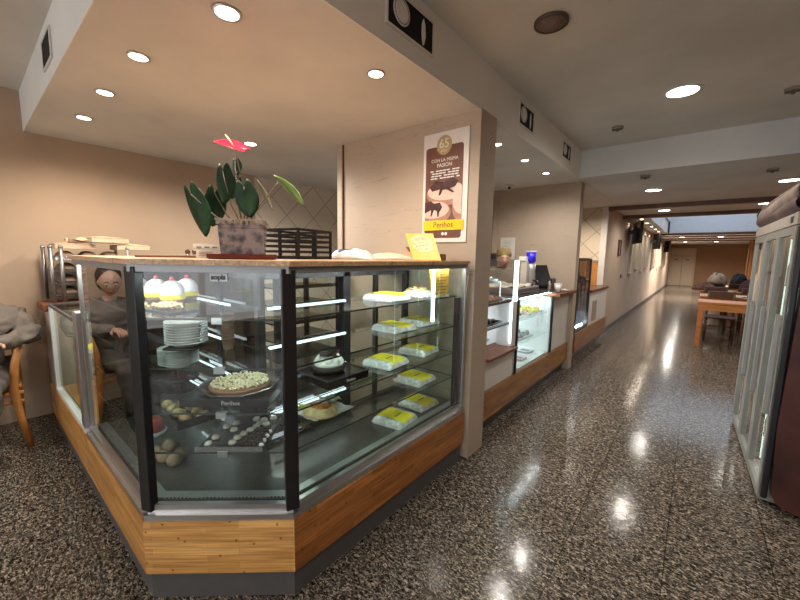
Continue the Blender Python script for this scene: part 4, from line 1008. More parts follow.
for pts_ in ([(-1.555, 1.945), (-1.50, 1.985), (-1.43, 1.975), (-1.36, 2.0), (-1.315, 1.97), (-1.34, 1.935), (-1.38, 1.925), (-1.345, 1.90), (-1.36, 1.895), (-1.41, 1.92), (-1.44, 1.92), (-1.46, 1.885), (-1.475, 1.885), (-1.465, 1.925), (-1.53, 1.915)],
             [(-1.592, 1.84), (-1.54, 1.85), (-1.51, 1.83), (-1.46, 1.835), (-1.44, 1.80), (-1.465, 1.765), (-1.47, 1.735), (-1.48, 1.735), (-1.485, 1.775), (-1.51, 1.785), (-1.53, 1.74), (-1.54, 1.742), (-1.535, 1.785), (-1.592, 1.765)]):
    fg = B(); fg.slab([(x, y2-.0038, z) for x, z in pts_], (0, -1, 0), .0006); fg.build('fig_photo', M_fig, t)
B().slab([(PX0+.015, yb-.004, PZ0+.085), (PX1-.022, yb-.004, PZ0+.085), (PX1-.022, yb-.004, PZ0+.155), (PX0+.015, yb-.004, PZ0+.155)], (0, -1, 0), .001).build('yellow_band', mat('poster_yellow', (.85, .58, .01), .4), t)
lettering('Perihos', .055, (-1.43, yb-.0052, PZ0+.122), (1, 0, 0), (0, 0, 1), mat('brown_ink2', (.12, .05, .02), .5), t)
sl = B().slab(ell(-1.44, 2.225, .062, .066, yb-.002), (0, -1, 0), .002).build('gold_seal', mat('gold_seal', (.50, .38, .16), .35, .3), t)
lettering('65', .085, (-1.44, yb-.0042, 2.232), (1, 0, 0), (0, 0, 1), M_white_gloss, sl)
lettering('AÑOS', .02, (-1.44, yb-.0042, 2.185), (1, 0, 0), (0, 0, 1), M_white_gloss, sl)
lettering('CON LA MISMA', .032, (-1.435, yb-.0015, 2.125), (1, 0, 0), (0, 0, 1), M_paper, t)
lettering('PASIÓN', .036, (-1.435, yb-.0015, 2.09), (1, 0, 0), (0, 0, 1), M_white_gloss, t)
tl = B()
for k in range(4):
    for j in range(7): 
        x = -1.55+j*.034+.004*((k*7+j*3) % 4); tl.slab([(x, yb-.0036, 2.05-k*.017), (x+.026, yb-.0036, 2.05-k*.017), (x+.026, yb-.0036, 2.058-k*.017), (x, yb-.0036, 2.058-k*.017)], (0, -1, 0), .0004)
tl.build('small_print', M_white_gloss, t)
lettering('●●', .03, (-1.42, yb-.0016, PZ0+.058), (1, 0, 0), (0, 0, 1), M_white_gloss, t)

# ================================================================= SECOND COUNTER
c2 = thing('serving_counter', 'white panelled serving counter with oak skirting between pillar and cracked wall', 'counter', (-1.5, 3.77, 0))
B().box(-1.34, 2.54, 0, -1.30, 4.995, .12).build('toe_kick', M_darkgrey, c2)
B().box(-1.30, 2.53, .12, -1.24, 4.995, .36).build('oak_band', boards('oak_strip_y_shaded2', ((.48, .24, .08), (.30, .14, .04)), 'y'), c2)
M_panel = mat('cream_panel', (.74, .71, .66), .4, var=.02)
B().box(-1.80, 2.53, .36, -1.26, 3.20, .62, bev=.003).build('white_panel', M_panel, c2)
B().box(-1.80, 4.32, .361, -1.26, 4.99, 1.02, bev=.003).build('white_panel', M_panel, c2)
B().box(-1.80, 2.54, .02, -1.345, 4.99, .355).build('base_cabinet', M_darkgrey, c2)
B().box(-1.40, 3.14, .621, -1.26, 3.24, 1.06, bev=.003).build('white_pillar', M_white_gloss, c2)
B().box(-1.45, 2.60, .621, -1.21, 3.20, .645, bev=.008).build('wood_ledge', M_ledge, c2)
B().box(-1.80, 4.26, 1.021, -1.17, 4.985, 1.06, bev=.008).build('wood_ledge', M_ledge, c2)
cA = thing('heated_display', 'glass display for hot food with tall light post, nearer half of serving counter', 'display case', (-1.5, 2.85, .666))
B().box(-1.79, 2.56, .666, -1.47, 3.13, .69).build('deck', M_white_gloss, cA)
B().box(-1.80, 2.56, .69, -1.79, 3.13, 1.06).build('rear_panel', M_white_gloss, cA)
for z in (.86, 1.06): B().box(-1.785, 2.56, z, -1.28, 3.13, z+.01).build('glass_shelf', M_shelfglass, cA)
B().box(-1.30, 2.56, .86, -1.27, 3.13, .872).box(-1.30, 2.56, 1.058, -1.27, 3.13, 1.08).build('front_rail', M_steel, cA)
B().box(-1.27, 2.56, 1.08, -1.262, 3.20, 1.42).box(-1.40, 2.56, 1.415, -1.262, 3.20, 1.423).build('glass_screen', M_glass, cA)
B().box(-1.292, 3.205, 1.06, -1.262, 3.235, 1.43, bev=.004).build('lit_post', M_led, cA)
B().box(-1.275, 3.125, .68, -1.263, 3.138, 1.05, bev=.002).build('lit_post', M_led, cA)
for z in (.845, 1.045): B().box(-1.785, 2.60, z, -1.772, 3.10, z+.010).build('light_tube', emis('display_led', (.86, .95, 1.0), 70), cA)
# lit display
cB = thing('lit_display', 'white lit glass display of sweets in the middle of the serving counter', 'display case', (-1.55, 3.77, .36))
B().box(-1.80, 3.26, .362, -1.27, 4.30, .38).box(-1.80, 3.26, .38, -1.785, 4.30, 1.07).box(-1.785, 4.28, .38, -1.27, 4.30, 1.07).box(-1.785, 3.26, .38, -1.27, 3.275, 1.07).build('white_lining', M_white_gloss, cB)
B().box(-1.262, 3.26, .365, -1.256, 4.30, 1.08).build('glass_pane', M_glass, cB)
B().box(-1.265, 3.25, .362, -1.245, 3.265, 1.08).box(-1.265, 4.297, .362, -1.245, 4.312, 1.08).box(-1.265, 3.25, 1.08, -1.245, 4.312, 1.098).build('dark_frame', M_dark, cB)
B().box(-1.80, 3.25, 1.075, -1.266, 4.312, 1.10).build('dark_top', M_steel, cB)
for z in (.60, .84): B().box(-1.78, 3.28, z, -1.29, 4.27, z+.008).build('glass_shelf', M_shelfglass, cB)
M_led2 = emis('display_led', (.86, .95, 1.0), 70)
for z in (1.05, .815, .575): B().box(-1.785, 3.30, z, -1.772, 4.26, z+.012).build('light_tube', M_led2, cB)
B().box(-1.30, 3.30, 1.06, -1.285, 4.26, 1.07).build('light_tube', M_led2, cB)
# goods inside
def tray_of(name, label, x0, y0, x1, y1, z, items, m_tray, goods_mat, r=.022, n=(4, 6), glabel='', gname='pastry', gcat='pastry', flat=.7):
    t_ = thing(name, label, 'tray', ((x0+x1)/2, (y0+y1)/2, z))
    B().box(x0, y0, z, x1, y1, z+.008).box(x0, y0, z+.006, x0+.006, y1, z+.018).box(x1-.006, y0, z+.006, x1, y1, z+.018).box(x0, y0, z+.006, x1, y0+.006, z+.018).box(x0, y1-.006, z+.006, x1, y1, z+.018).build('tray_plate', m_tray, t_)
    first = None
    for i in range(n[0]):
        for j in range(n[1]):
            glab = '%s on its tray, row %s from the glass, %s from the pillar' % (glabel.split(' on the ')[0].split(' of the ')[0], ORD[n[0]-1-i], ORD[j])
            loc = (x0+(i+.5)*(x1-x0)/n[0]+random.uniform(-.006, .006), y0+(j+.5)*(y1-y0)/n[1]+random.uniform(-.006, .006), z+.0085)
            if first is None:
                first = B().lathe([(0, 0), (r*.8, 0), (r, r*.35), (r*.75, r*flat), (r*.3, r*flat*1.25), (0, r*flat*1.3)], n=12, sx=1.15, sy=.85).build(gname, goods_mat)
                first['label'] = glab; first['category'] = gcat; first['group'] = glabel.split(' on the ')[0].split(' of the ')[0] + ' rows'; first.location = loc
            else:
                c_ = first.copy(); C.objects.link(c_); c_['label'] = glab; c_.location = loc; c_.rotation_euler = (0, 0, random.random()*3)
M_pinkp = mat('rosy_pastry', (.62, .28, .17), .45, var=.4, scale=40)
tray_of('pastry_tray', 'tray of rosy pastries on the upper glass shelf of the hot food display', -1.75, 2.60, -1.32, 3.08, 1.0705, 0, M_steel, M_pinkp, .034, (5, 7), 'rosy golden pastry on the upper shelf tray of the hot food display')
tray_of('dark_tray', 'black tray of dark chocolates on the middle shelf of the hot food display', -1.75, 2.62, -1.32, 3.06, .8705, 0, M_tray, M_choc, .028, (3, 5), 'dark chocolate piece on the middle shelf', 'chocolate_piece', 'chocolate')
tray_of('striped_tray', 'tray of black and white iced pieces on the bottom of the hot food display', -1.78, 2.62, -1.50, 3.08, .6905, 0, M_steel, mat('black_white_icing', (.4, .4, .42), .3, var=.95, scale=30), .036, (3, 5), 'two-tone iced piece on the bottom tray of the hot food display', 'iced_biscuit', 'biscuit')
M_gr = mat('grey_sweets', (.36, .32, .33), .4, var=.5, scale=30)
tray_of('sweet_tray', 'tray of grey and brown sweets on the upper shelf of the lit display', -1.75, 3.32, -1.34, 3.80, .849, 0, M_white_gloss, mat('mixed_sweets', (.30, .22, .20), .4, var=.6, scale=30), .034, (4, 5), 'grey brown sweet on the upper shelf tray of the lit display', 'sweet', 'sweet', 1.1)
tray_of('nougat_tray', 'tray of yellow and brown sweets at the far side of the lit display', -1.75, 3.86, -1.34, 4.22, .849, 0, M_white_gloss, mat('yellow_sweets', (.55, .48, .08), .4, var=.6, scale=20), .034, (4, 4), 'yellow brown sweet on the far upper tray of the lit display', 'sweet', 'sweet', 1.1)
tray_of('meringue_tray', 'tray of grey iced cakes on the middle shelf of the lit display', -1.75, 3.34, -1.34, 3.95, .609, 0, M_white_gloss, M_gr, .034, (4, 6), 'grey iced cake on the middle shelf of the lit display', 'iced_cake', 'cake', 1.1)
for i, (y, x, c_) in enumerate(((3.45, -1.42, (.7, .6, .1)), (3.70, -1.40, (.65, .5, .5)), (4.05, -1.45, (.5, .52, .55)))):
    t = thing('gift_box', ['flat yellow sweet box on the floor of the lit display', 'flat pinkish sweet box in the middle of the lit display floor', 'flat grey sweet box at the far end of the lit display floor'][i], 'box', (x, y, .381))
    B().box(x-.07, y-.08, .381, x+.07, y+.08, .405, bev=.003).build('box_body', mat('giftbox%d' % i, c_, .4), t)
    B().box(x-.05, y-.05, .4055, x+.05, y+.02, .407).build('label_patch', M_darkgrey, t)
# things on top
t = thing('food_pan', 'large grey stainless pan of salads on top of the hot food display', 'food pan', (-1.60, 3.35, 1.101))
B().prism([(-1.80, 3.28), (-1.34, 3.28), (-1.34, 3.92), (-1.80, 3.92)], 1.101, 1.104).build('foot_plate', M_steel, t)
B().box(-1.79, 3.26, 1.104, -1.30, 3.94, 1.165, bev=.015).build('pan_body', mat('grey_pan', (.20, .19, .18), .35, .5), t)
B().grid(lambda u, v: V((-1.78+u*.46, 3.28+v*.64, 1.170+.012*math.sin(21*u)*math.cos(17*v)+.008*math.sin(40*v+9*u))), 24, 30).build('food', mat('salad', (.42, .38, .32), .5, var=.7, scale=28), t)
B().box(-1.80, 2.60, 1.235, -1.35, 3.06, 1.246).box(-1.80, 2.60, 1.093, -1.785, 2.62, 1.235).box(-1.36, 2.60, 1.093, -1.35, 2.615, 1.235).box(-1.80, 3.04, 1.093, -1.785, 3.06, 1.235).box(-1.36, 3.04, 1.093, -1.35, 3.06, 1.235).solo('serving_stand', M_steel, 'steel serving stand above the rosy pastries in the hot food display', 'stand')
tray_of('glazed_tray', 'steel tray of white glazed pieces on the serving stand', -1.78, 2.62, -1.37, 3.04, 1.2465, 0, M_steel, mat('white_glazed', (.65, .63, .60), .25, var=.2, scale=30), .030, (4, 5), 'white glazed piece on the serving stand tray', 'glazed_pastry', 'pastry')
# coffee grinder with blue hopper
gx, gy = -1.50, 4.20
t = thing('coffee_grinder', 'grey coffee grinder with a vivid blue hopper on the serving counter', 'coffee grinder', (gx, gy, 1.10))
B().box(gx-.08, gy-.075, 1.1005, gx+.08, gy+.09, 1.13, bev=.008).build('base', M_steel, t)
B().lathe([(0, 0), (.055, 0), (.06, .04), (.052, .18), (.058, .26), (0, .26)], (gx, gy, 1.13)).build('body', mat('grinder_grey', (.48, .46, .44), .3, .4), t)
hp = B().lathe([(0, 0), (.034, 0), (.052, .03), (.056, .13), (0, .132)], (gx, gy, 1.39)).build('hopper', mat('hopper_blue', (.04, .02, .75), .15, coat=.5), t)
B().lathe([(.056, 0), (.059, .002), (.059, .012), (0, .014)], (gx, gy, 1.5225)).build('hopper_lid', M_white_gloss, t)
B().cyl((gx+.05, gy-.03, 1.20), (gx+.13, gy-.07, 1.185), .012, n=10).build('handle', M_dark, t)
# espresso-side box
t = thing('cup_dispenser', 'pale upright dispenser box beside the blue hopper', 'dispenser', (-1.51, 4.02, 1.10))
B().box(-1.54, 3.99, 1.168, -1.47, 4.05, 1.42, bev=.008).build('housing', mat('pale_housing', (.6, .56, .5), .4), t)
B().box(-1.56, 3.98, 1.4205, -1.48, 4.05, 1.47, bev=.004).build('upper_box', M_white_gloss, t)
B().box(-1.56, 3.98, 1.1005, -1.47, 4.05, 1.168).build('stand', M_steel, t)
# till
tx, ty = -1.50, 4.50
t = thing('till_screen', 'black point of sale screen tilted back on the wooden ledge', 'monitor', (tx, ty, 1.0605))
RM = Matrix.Translation((tx, ty, 1.0605))
B().box(-.10, -.09, 0, .10, .09, .018, bev=.004, M=RM).build('base', M_dark, t)
B().tube([(tx, ty+.02, 1.078), (tx, ty+.05, 1.13), (tx, ty+.02, 1.19)], .016, 8).build('stand', M_dark, t)
SM = RM @ Matrix.Translation((0, 0, .16)) @ Matrix.Rotation(math.radians(62), 4, 'Z') @ Matrix.Rotation(math.radians(-24), 4, 'X')
B().box(-.17, -.014, -.11, .17, .014, .16, bev=.004, M=SM).build('screen_housing', M_dark, t)
B().box(-.145, .0142, -.085, .145, .0155, .115, M=SM).build('screen', mat('screen_glass', (.02, .02, .025), .08), t)
t = thing('card_printer', 'black receipt printer on the ledge between till screen and cracked wall', 'printer', (-1.52, 4.82, 1.0605))
B().box(-1.62, 4.75, 1.0605, -1.42, 4.93, 1.20, bev=.012).build('housing', M_dark, t)
B().box(-1.58, 4.80, 1.2005, -1.46, 4.86, 1.204).build('paper_slot', M_darkgrey, t)
t = thing('paper_cup', 'white paper cup on the wooden ledge beside the lit display', 'cup', (-1.24, 4.40, 1.0605))
B().lathe([(0, 0), (.030, 0), (.042, .105), (.039, .105), (.028, .006), (0, .006)], (-1.24, 4.40, 1.0605)).build('cup_body', M_white_gloss, t)
B().lathe([(.0425, .10), (.045, .104), (.0425, .109)], (-1.24, 4.40, 1.0605)).build('rolled_rim', M_white_gloss, t)
t = thing('saucer', 'white saucer at the end of the wooden ledge by the pillar', 'saucer', (-1.24, 4.70, 1.0605))
B().lathe([(0, 0), (.035, 0), (.065, .012), (.066, .015), (.03, .006), (0, .006)], (-1.24, 4.70, 1.0605)).build('dish', M_white_gloss, t)
B().lathe([(0, .007), (.02, .007), (.016, .025), (0, .026)], (-1.24, 4.70, 1.0605)).build('sugar', M_paper, t)
t = thing('bottle', 'small grey bottle beside the till screen', 'bottle', (-1.40, 4.60, 1.0605))
B().lathe([(0, 0), (.022, 0), (.022, .08), (.010, .10), (.010, .12), (0, .12)], (-1.40, 4.60, 1.0605)).build('bottle_body', mat('grey_bottle', (.45, .4, .36), .3), t)
B().cyl((-1.40, 4.60, 1.181), (-1.40, 4.60, 1.195), .012, n=10).build('cap', M_dark, t)
# notice and screen on cracked wall
t = thing('wall_notice', 'white printed notice on the cracked wall behind the worker', 'notice', (-2.13, 4.985, 1.41))
B().box(-2.235, 4.982, 1.43, -2.02, 4.99, 1.74).build('sheet', M_white, t)
nb = B()
for k in range(13): nb.box(-2.19, 4.9805, 1.46+k*.019, -2.065-.01*(k % 3), 4.9815, 1.466+k*.019)
nb.build('text_lines', mat('faint_ink', (.45, .43, .42), .6), t)
t = thing('wall_screen', 'dark grey screen mounted on the wall left of the worker', 'screen', (-2.42, 4.96, 1.10))
B().box(-2.58, 4.94, 1.10, -2.26, 4.975, 1.52, bev=.006).build('housing', M_darkgrey, t)
B().box(-2.56, 4.938, 1.43, -2.28, 4.9395, 1.50).build('top_band', M_dark, t)
t = thing('paper_towel_holder', 'narrow grey dispenser strip on the wall corner beside the worker', 'dispenser', (-2.66, 4.95, 1.0))
B().box(-2.72, 4.92, 1.02, -2.62, 4.985, 1.52, bev=.01).build('housing', M_alu, t)
for k in range(2): B().box(-2.715, 4.915, 1.12+k*.22, -2.625, 4.9195, 1.15+k*.22).build('slot', M_dark, t)

# ================================================================= THIRD COUNTER
c3 = thing('far_counter', 'cream counter with oak skirting and dark ledge beyond the cracked wall', 'counter', (-1.5, 6.5, 0))
B().box(-1.38, 5.42, 0, -1.33, 7.58, .13).build('toe_kick', M_darkgrey, c3)
B().box(-1.33, 5.41, .13, -1.25, 7.58, .40).build('oak_band', boards('oak_strip_y_shaded3', ((.36, .17, .07), (.3, .13, .05)), 'y'), c3)
B().box(-1.95, 6.24, .401, -1.27, 7.58, .93, bev=.004).build('cream_panel', M_panel, c3)
B().box(-1.268, 6.45, .45, -1.262, 6.75, .78, bev=.002).build('inset_panel', mat('taupe_panel', (.36, .30, .25), .5), c3)
B().box(-2.0, 6.22, .931, -1.24, 7.58, .975, bev=.008).build('wood_ledge', mat('dark_ledge', (.13, .05, .025), .35, var=.2), c3)
B().box(-1.95, 5.42, .02, -1.385, 7.58, .395).build('base_cabinet', M_darkgrey, c3)
tf = thing('upright_cooler', 'tall narrow glass cooler on the far counter next to the pillar', 'cooler', (-1.6, 5.82, .401))
B().box(-1.92, 5.43, .402, -1.86, 6.2, 1.46).box(-1.86, 6.17, .402, -1.30, 6.2, 1.46).box(-1.92, 5.43, 1.42, -1.30, 6.2, 1.47).box(-1.86, 5.43, .402, -1.30, 5.45, 1.42).build('carcass', mat('cooler_slate', (.07, .08, .10), .4), tf)
B().box(-1.86, 5.45, .402, -1.30, 6.17, .44).build('light_floor', M_white_gloss, tf)
B().box(-1.30, 5.43, .402, -1.27, 5.46, 1.46).box(-1.30, 6.17, .402, -1.27, 6.2, 1.46).box(-1.30, 5.46, .402, -1.27, 6.17, .43).box(-1.30, 5.46, 1.43, -1.27, 6.17, 1.46).build('door_frame', M_dark, tf)
B().box(-1.287, 5.46, .43, -1.281, 6.17, 1.43).build('glass_pane', M_glass, tf)
for z in (.68, .90, 1.14): B().box(-1.85, 5.46, z, -1.32, 6.16, z+.01).build('glass_shelf', M_shelfglass, tf)
B().cyl((-1.34, 5.5, .445), (-1.34, 6.12, .445), .008, n=8).build('light_tube', M_led2, tf)
cb = None
for k, z in enumerate((.44, .69, .91, 1.15)):
    for j in range(4):
        loc = (-1.5, 5.54+j*.17, z+.0005); lab = 'small dark bottle in the narrow cooler, %s level from below, %s from the pillar' % (ORD[k], ORD[j])
        if cb is None:
            cb = thing('cooler_bottle', lab, 'bottle', loc, local=True, group='bottles in the tall narrow cooler')
            B().lathe([(0, 0), (.035, 0), (.035, .10), (.014, .14), (.014, .17), (0, .17)], n=14).build('bottle_body', mat('slate_bottle', (.16, .17, .19), .2, var=.5), cb)
            B().cyl((0, 0, .171), (0, 0, .185), .016, n=10).build('cap', M_steel, cb)
        else: dup(cb, loc, 0, lab)
t = thing('vase', 'pale vase of black spoons on the dark ledge of the far counter', 'vase', (-1.45, 6.55, .9755))
B().lathe([(0, 0), (.05, 0), (.055, .1), (.045, .2), (.05, .22), (.042, .22), (.04, .02), (0, .02)], (-1.45, 6.55, .9755)).build('vase_body', mat('pale_vase', (.5, .45, .4), .4), t)
for k in range(5):
    a = k*1.3; B().tube([(-1.45, 6.55, 1.0), (-1.45+.03*math.cos(a), 6.55+.03*math.sin(a), 1.2), (-1.45+.08*math.cos(a), 6.55+.08*math.sin(a), 1.31)], [.005, .006, .016], 8).build('spoon', M_dark, t)

# ================================================================= DRINKS FRIDGE AT THE RIGHT
FX = .38; FY0, FY1 = 2.98, 4.42
fg = thing('glass_door_fridge', 'grey three door glass fridge with maroon side and padded roll on top', 'fridge', (.80, 3.7, 0))
M_fgrey = mat('fridge_grey', (.36, .36, .335), .35, .3, var=.05)
M_maroon = mat('maroon_side', (.075, .022, .018), .4, var=.55, scale=4)
B().box(FX+.10, FY0+.02, .06, 1.15, FY1, 1.70).build('inner_wall', mat('fridge_inner', (.12, .11, .10), .5), fg)
B().box(FX+.01, FY0+.01, .02, FX+.10, FY1, .07).build('sill', M_fgrey, fg)
B().box(FX, FY0, 1.665, FX+.12, FY1, 1.735, bev=.004).build('header', mat('header_beige', (.50, .44, .38), .4), fg)
B().box(FX-.003, FY0+.10, 1.682, FX+.003, FY0+.16, 1.718).build('display_window', M_dark, fg)
def door(ya, yb):
    d_ = B()
    wv = .045
    d_.box(FX, ya, .03, FX+.035, ya+wv, 1.66, bev=.003).box(FX, yb-wv, .03, FX+.035, yb, 1.66, bev=.003).box(FX, ya+wv, .03, FX+.035, yb-wv, .08).box(FX, ya+wv, 1.61, FX+.035, yb-wv, 1.66)
    o_ = d_.build('door', M_fgrey, fg)
    B().box(FX+.012, ya+wv, .08, FX+.018, yb-wv, 1.61).build('glass_pane', M_glass, o_)
    B().box(FX-.028, ya+.012, .55, FX-.004, ya+.032, 1.15, bev=.004).box(FX-.012, ya+.014, .58, FX+.002, ya+.030, .62).box(FX-.012, ya+.014, 1.08, FX+.002, ya+.030, 1.12).build('handle', M_dark if False else M_fgrey, o_)
    B().box(FX+.06, yb-.02, .1, FX+.075, yb-.005, 1.6).build('light_tube', emis('fridge_tube', (.75, 1.0, .85), 1.6), o_)
for k in range(3): door(FY0+.004+k*.478, FY0+.474+k*.478)
for k in range(1, 3): B().box(FX+.036, FY0+k*.478-.012, .08, FX+.09, FY0+k*.478+.012, 1.62).build('mullion', M_dark, fg)
# bottles and packs on shelves inside
for k in range(4): B().box(FX+.057, FY0+.05, .28+k*.34, FX+.10, FY1-.03, .288+k*.34).build('wire_shelf', M_alu, fg)
# side panel, curved at the foot
sp = [(FX+.045, .10), (FX+.03, .5), (FX+.055, 1.74), (1.18, 1.74), (1.18, .02), (FX+.14, .02), (FX+.07, .05)]
B().slab([(x, FY0-.065, z) for x, z in sp], (0, 1, 0), .07).build('side_panel', M_maroon, fg)
B().box(FX+.004, FY0-.055, .06, FX+.034, FY0-.004, 1.66, bev=.008).build('side_gap_shade', M_dark, fg)  # black strip standing in for the shaded gap beside the doors
# padded roll on the top
def roll(u, v):
    a = -pi*.62 + u*pi*1.25; R_ = .115*(1+.05*math.sin(14*u+v*3))
    return V((.53-math.cos(a)*R_*1.35 , FY0+.03+v*(FY1-FY0-.03), 1.85+math.sin(a)*R_))
B().grid(roll, 26, 14).build('canvas_roll', mat('canvas_taupe', (.33, .25, .21), .55, var=.3, scale=5), fg, solid=.004)
for y in (FY0+.015, FY1-.02):
    B().slab([(.53-math.cos(a)*.160, y, 1.85+math.sin(a)*.120) for a in [2*pi*k/24 for k in range(24)]], (0, 1, 0), .035).build('end_cap', M_dark, fg)
B().grid(lambda u, v: V((.425+.055*math.cos(2*pi*u)*(1+.15*math.sin(9*v)), FY0+.05+v*(FY1-FY0-.08), 1.795+.052*math.sin(2*pi*u)+.006*math.sin(7*v+3))), 14, 20).build('lower_fold', mat('canvas_mauve', (.17, .11, .11), .5, var=.4, scale=7), fg)
B().tube([(.385, FY0+.1, 1.90), (.385, FY1-.1, 1.90)], .006, 6).build('piping', mat('piping_cream', (.6, .5, .4), .5), fg)
fb_ = None
for k in range(4):
    for j in range(15):
        loc = (FX+.078-(FY0+.09+j*.092-3.7)*.028, FY0+.09+j*.092, .2885+k*.34)
        lab = 'drink bottle behind the fridge glass, %s shelf from below, %s from the near end' % (ORD[k], ORD[j])
        if abs((loc[1]-FY0) % .478) < .03 or abs((loc[1]-FY0) % .478) > .45: continue
        if fb_ is None:
            fb_ = thing('drink_bottle', lab, 'bottle', loc, local=True, group='bottles on the fridge shelves')
            B().lathe([(0, 0), (.030, 0), (.031, .12), (.012, .18), (.012, .21), (0, .21)], n=12).build('bottle_body', mat('bottle_amber', (.30, .32, .12), .2, var=.7, scale=6), fb_)
            B().cyl((0, 0, .211), (0, 0, .225), .014, n=10).build('cap', M_white_gloss, fb_)
        else: dup(fb_, loc, 0, lab)

fg.rotation_euler = (0, 0, .028)

# ================================================================= DINING TABLES AND CHAIRS
def table(loc, w_, d_, label, group=None):
    t = thing('dining_table', label, 'table', loc, local=True)
    B().box(-w_/2, -d_/2, .74, w_/2, d_/2, .775, bev=.004).build('tabletop', M_tablewood, t)
    B().box(-w_/2+.02, -d_/2+.015, .63, w_/2-.02, -d_/2+.035, .74).box(-w_/2+.02, d_/2-.035, .63, w_/2-.02, d_/2-.015, .74).box(-w_/2+.015, -d_/2+.035, .63, -w_/2+.035, d_/2-.035, .74).box(w_/2-.035, -d_/2+.035, .63, w_/2-.015, d_/2-.035, .74).build('apron', M_tablewood, t)
    for sx in (-1, 1):
        for sy in (-1, 1): B().box(sx*(w_/2-.05)-.03, sy*(d_/2-.05)-.03, 0, sx*(w_/2-.05)+.03, sy*(d_/2-.05)+.03, .74, bev=.004).build('leg', M_tablewood, t)
    return t
table((.72, 8.22, 0), 1.35, .62, 'orange wooden dining table nearest to the glass door fridge')
table((.78, 9.62, 0), 1.40, .80, 'wooden dining table covered with newspapers, second from the fridge')
table((.78, 11.3, 0), 1.40, .80, 'wooden dining table below the heap of coats, third from the fridge')
table((.80, 13.6, 0), 1.40, .80, 'far wooden dining table behind the coats by the brown slats')
def chair(label, loc, rot, wood, group=None):
    t = thing('dining_chair', label, 'chair', loc, rot, group=group, local=True)
    B().box(-.21, -.21, .43, .21, .21, .46, bev=.01).build('seat', wood, t)
    for sx in (-1, 1):
        B().tube([(sx*.19, -.19, 0), (sx*.185, -.185, .43)], [.016, .02], 8).build('leg', wood, t)
        B().tube([(sx*.19, .25, 0), (sx*.185, .19, .44), (sx*.185, .21, .70), (sx*.18, .26, .90)], [.016, .02, .018, .014], 8).build('leg', wood, t)
    B().box(-.185, .235, .78, .185, .262, .90, bev=.008).build('backrest', wood, t)
    B().box(-.18, .20, .60, .18, .218, .65, bev=.006).build('back_rail', wood, t)
    for sx in (-1, 1): B().tube([(sx*.187, -.187, .22), (sx*.187, .22, .22)], .009, 6).build('stretcher', wood, t)
    B().tube([(-.187, -.187, .30), (.187, -.187, .30)], .009, 6).build('stretcher', wood, t)
    return t
ch = chair('dark wooden chair tucked under the nearest dining table, on the corridor side', (.38, 8.72, 0), 0, M_chairdark)
for i, (x, y, r, lab) in enumerate(((.92, 8.72, 0, 'dark wooden chair behind the nearest dining table, on the fridge side'),
        (.34, 10.25, 0, 'dark wooden chair behind the newspaper table, corridor side'), (.95, 10.25, 0, 'dark wooden chair behind the newspaper table, slat wall side'),
        (.36, 12.0, 0, 'dark wooden chair bearing the pale coat'), (.82, 12.0, 0, 'dark wooden chair bearing the black bag'),
        (.40, 13.0, pi, 'dark wooden chair before the far table'), )):
    dup(ch, (x, y, 0), r, lab)
np_ = None
for k, (x, y, z, r, lab) in enumerate(((.45, 9.55, .7755, .3, 'open newspaper lying on the second table, nearest the corridor'), (.72, 9.75, .7755, -.4, 'newspaper at the middle of the second table'), (.98, 9.50, .7755, .9, 'newspaper on the fridge side of the second table'), (.60, 9.45, .788, 1.2, 'newspaper lying on top of the open one'))):
    if np_ is None:
        np_ = thing('newspaper', lab, 'newspaper', (x, y, z), r, local=True)
        B().box(-.19, -.14, 0, .19, .14, .006).box(-.18, -.13, .006, .17, .12, .011).build('pages', M_paper, np_)
        q = B()
        for j in range(6): q.box(-.15+.05*j, -.11, .0112, -.12+.05*j, .09, .0117)
        q.build('print_columns', mat('news_ink', (.25, .22, .2), .6), np_)
    else: dup(np_, (x, y, z), r, lab)
def heap(name, label, cat, c_, r, m, seed):
    def f(u, v):
        a = 2*pi*u; e_ = pi*.5*v
        k = .8+.16*math.sin(3*a+seed)+.12*math.sin(7*a+5*v+seed)+.06*math.sin(13*a-9*v)
        return V((c_[0]+r[0]*k*math.cos(a)*math.cos(e_)**.8, c_[1]+r[1]*k*math.sin(a)*math.cos(e_)**.8, c_[2]+r[2]*math.sin(e_)*(.8+.14*math.sin(5*a+seed)+.1*math.sin(11*a+3*v))))
    return B().grid(f, 24, 10).solo(name, m, label, cat, solid=.01)
heap('draped_coat', 'pale beige coat heaped over a dining chair', 'coat', (.38, 12.05, .92), (.20, .2, .26), mat('beige_cloth', (.42, .33, .24), .8, var=.15), 1)
heap('black_backpack', 'black bag piled beside the pale coat', 'bag', (.78, 12.05, .92), (.18, .18, .26), mat('black_cloth', (.012, .012, .016), .7), 2)
heap('draped_scarf', 'reddish brown garment heaped at the corridor end of the coats', 'garment', (.16, 11.2, .776), (.22, .2, .18), mat('red_brown_cloth', (.15, .06, .04), .8, var=.3), 4)
heap('dark_garment', 'dark maroon garment draped behind the black bag', 'garment', (.98, 11.2, .776), (.24, .2, .30), mat('maroon_cloth', (.07, .02, .02), .8, var=.3), 6)
t = thing('condiment_holder', 'small dark condiment holder on the second dining table', 'condiment holder', (1.22, 9.65, .7755))
B().box(1.17, 9.6, .7755, 1.27, 9.7, .80).build('tray_base', M_tray, t); B().cyl((1.20, 9.65, .80), (1.20, 9.65, .90), .018, n=12).build('shaker', M_alu, t); B().cyl((1.245, 9.65, .80), (1.245, 9.65, .88), .016, n=12).build('shaker', M_white_gloss, t)

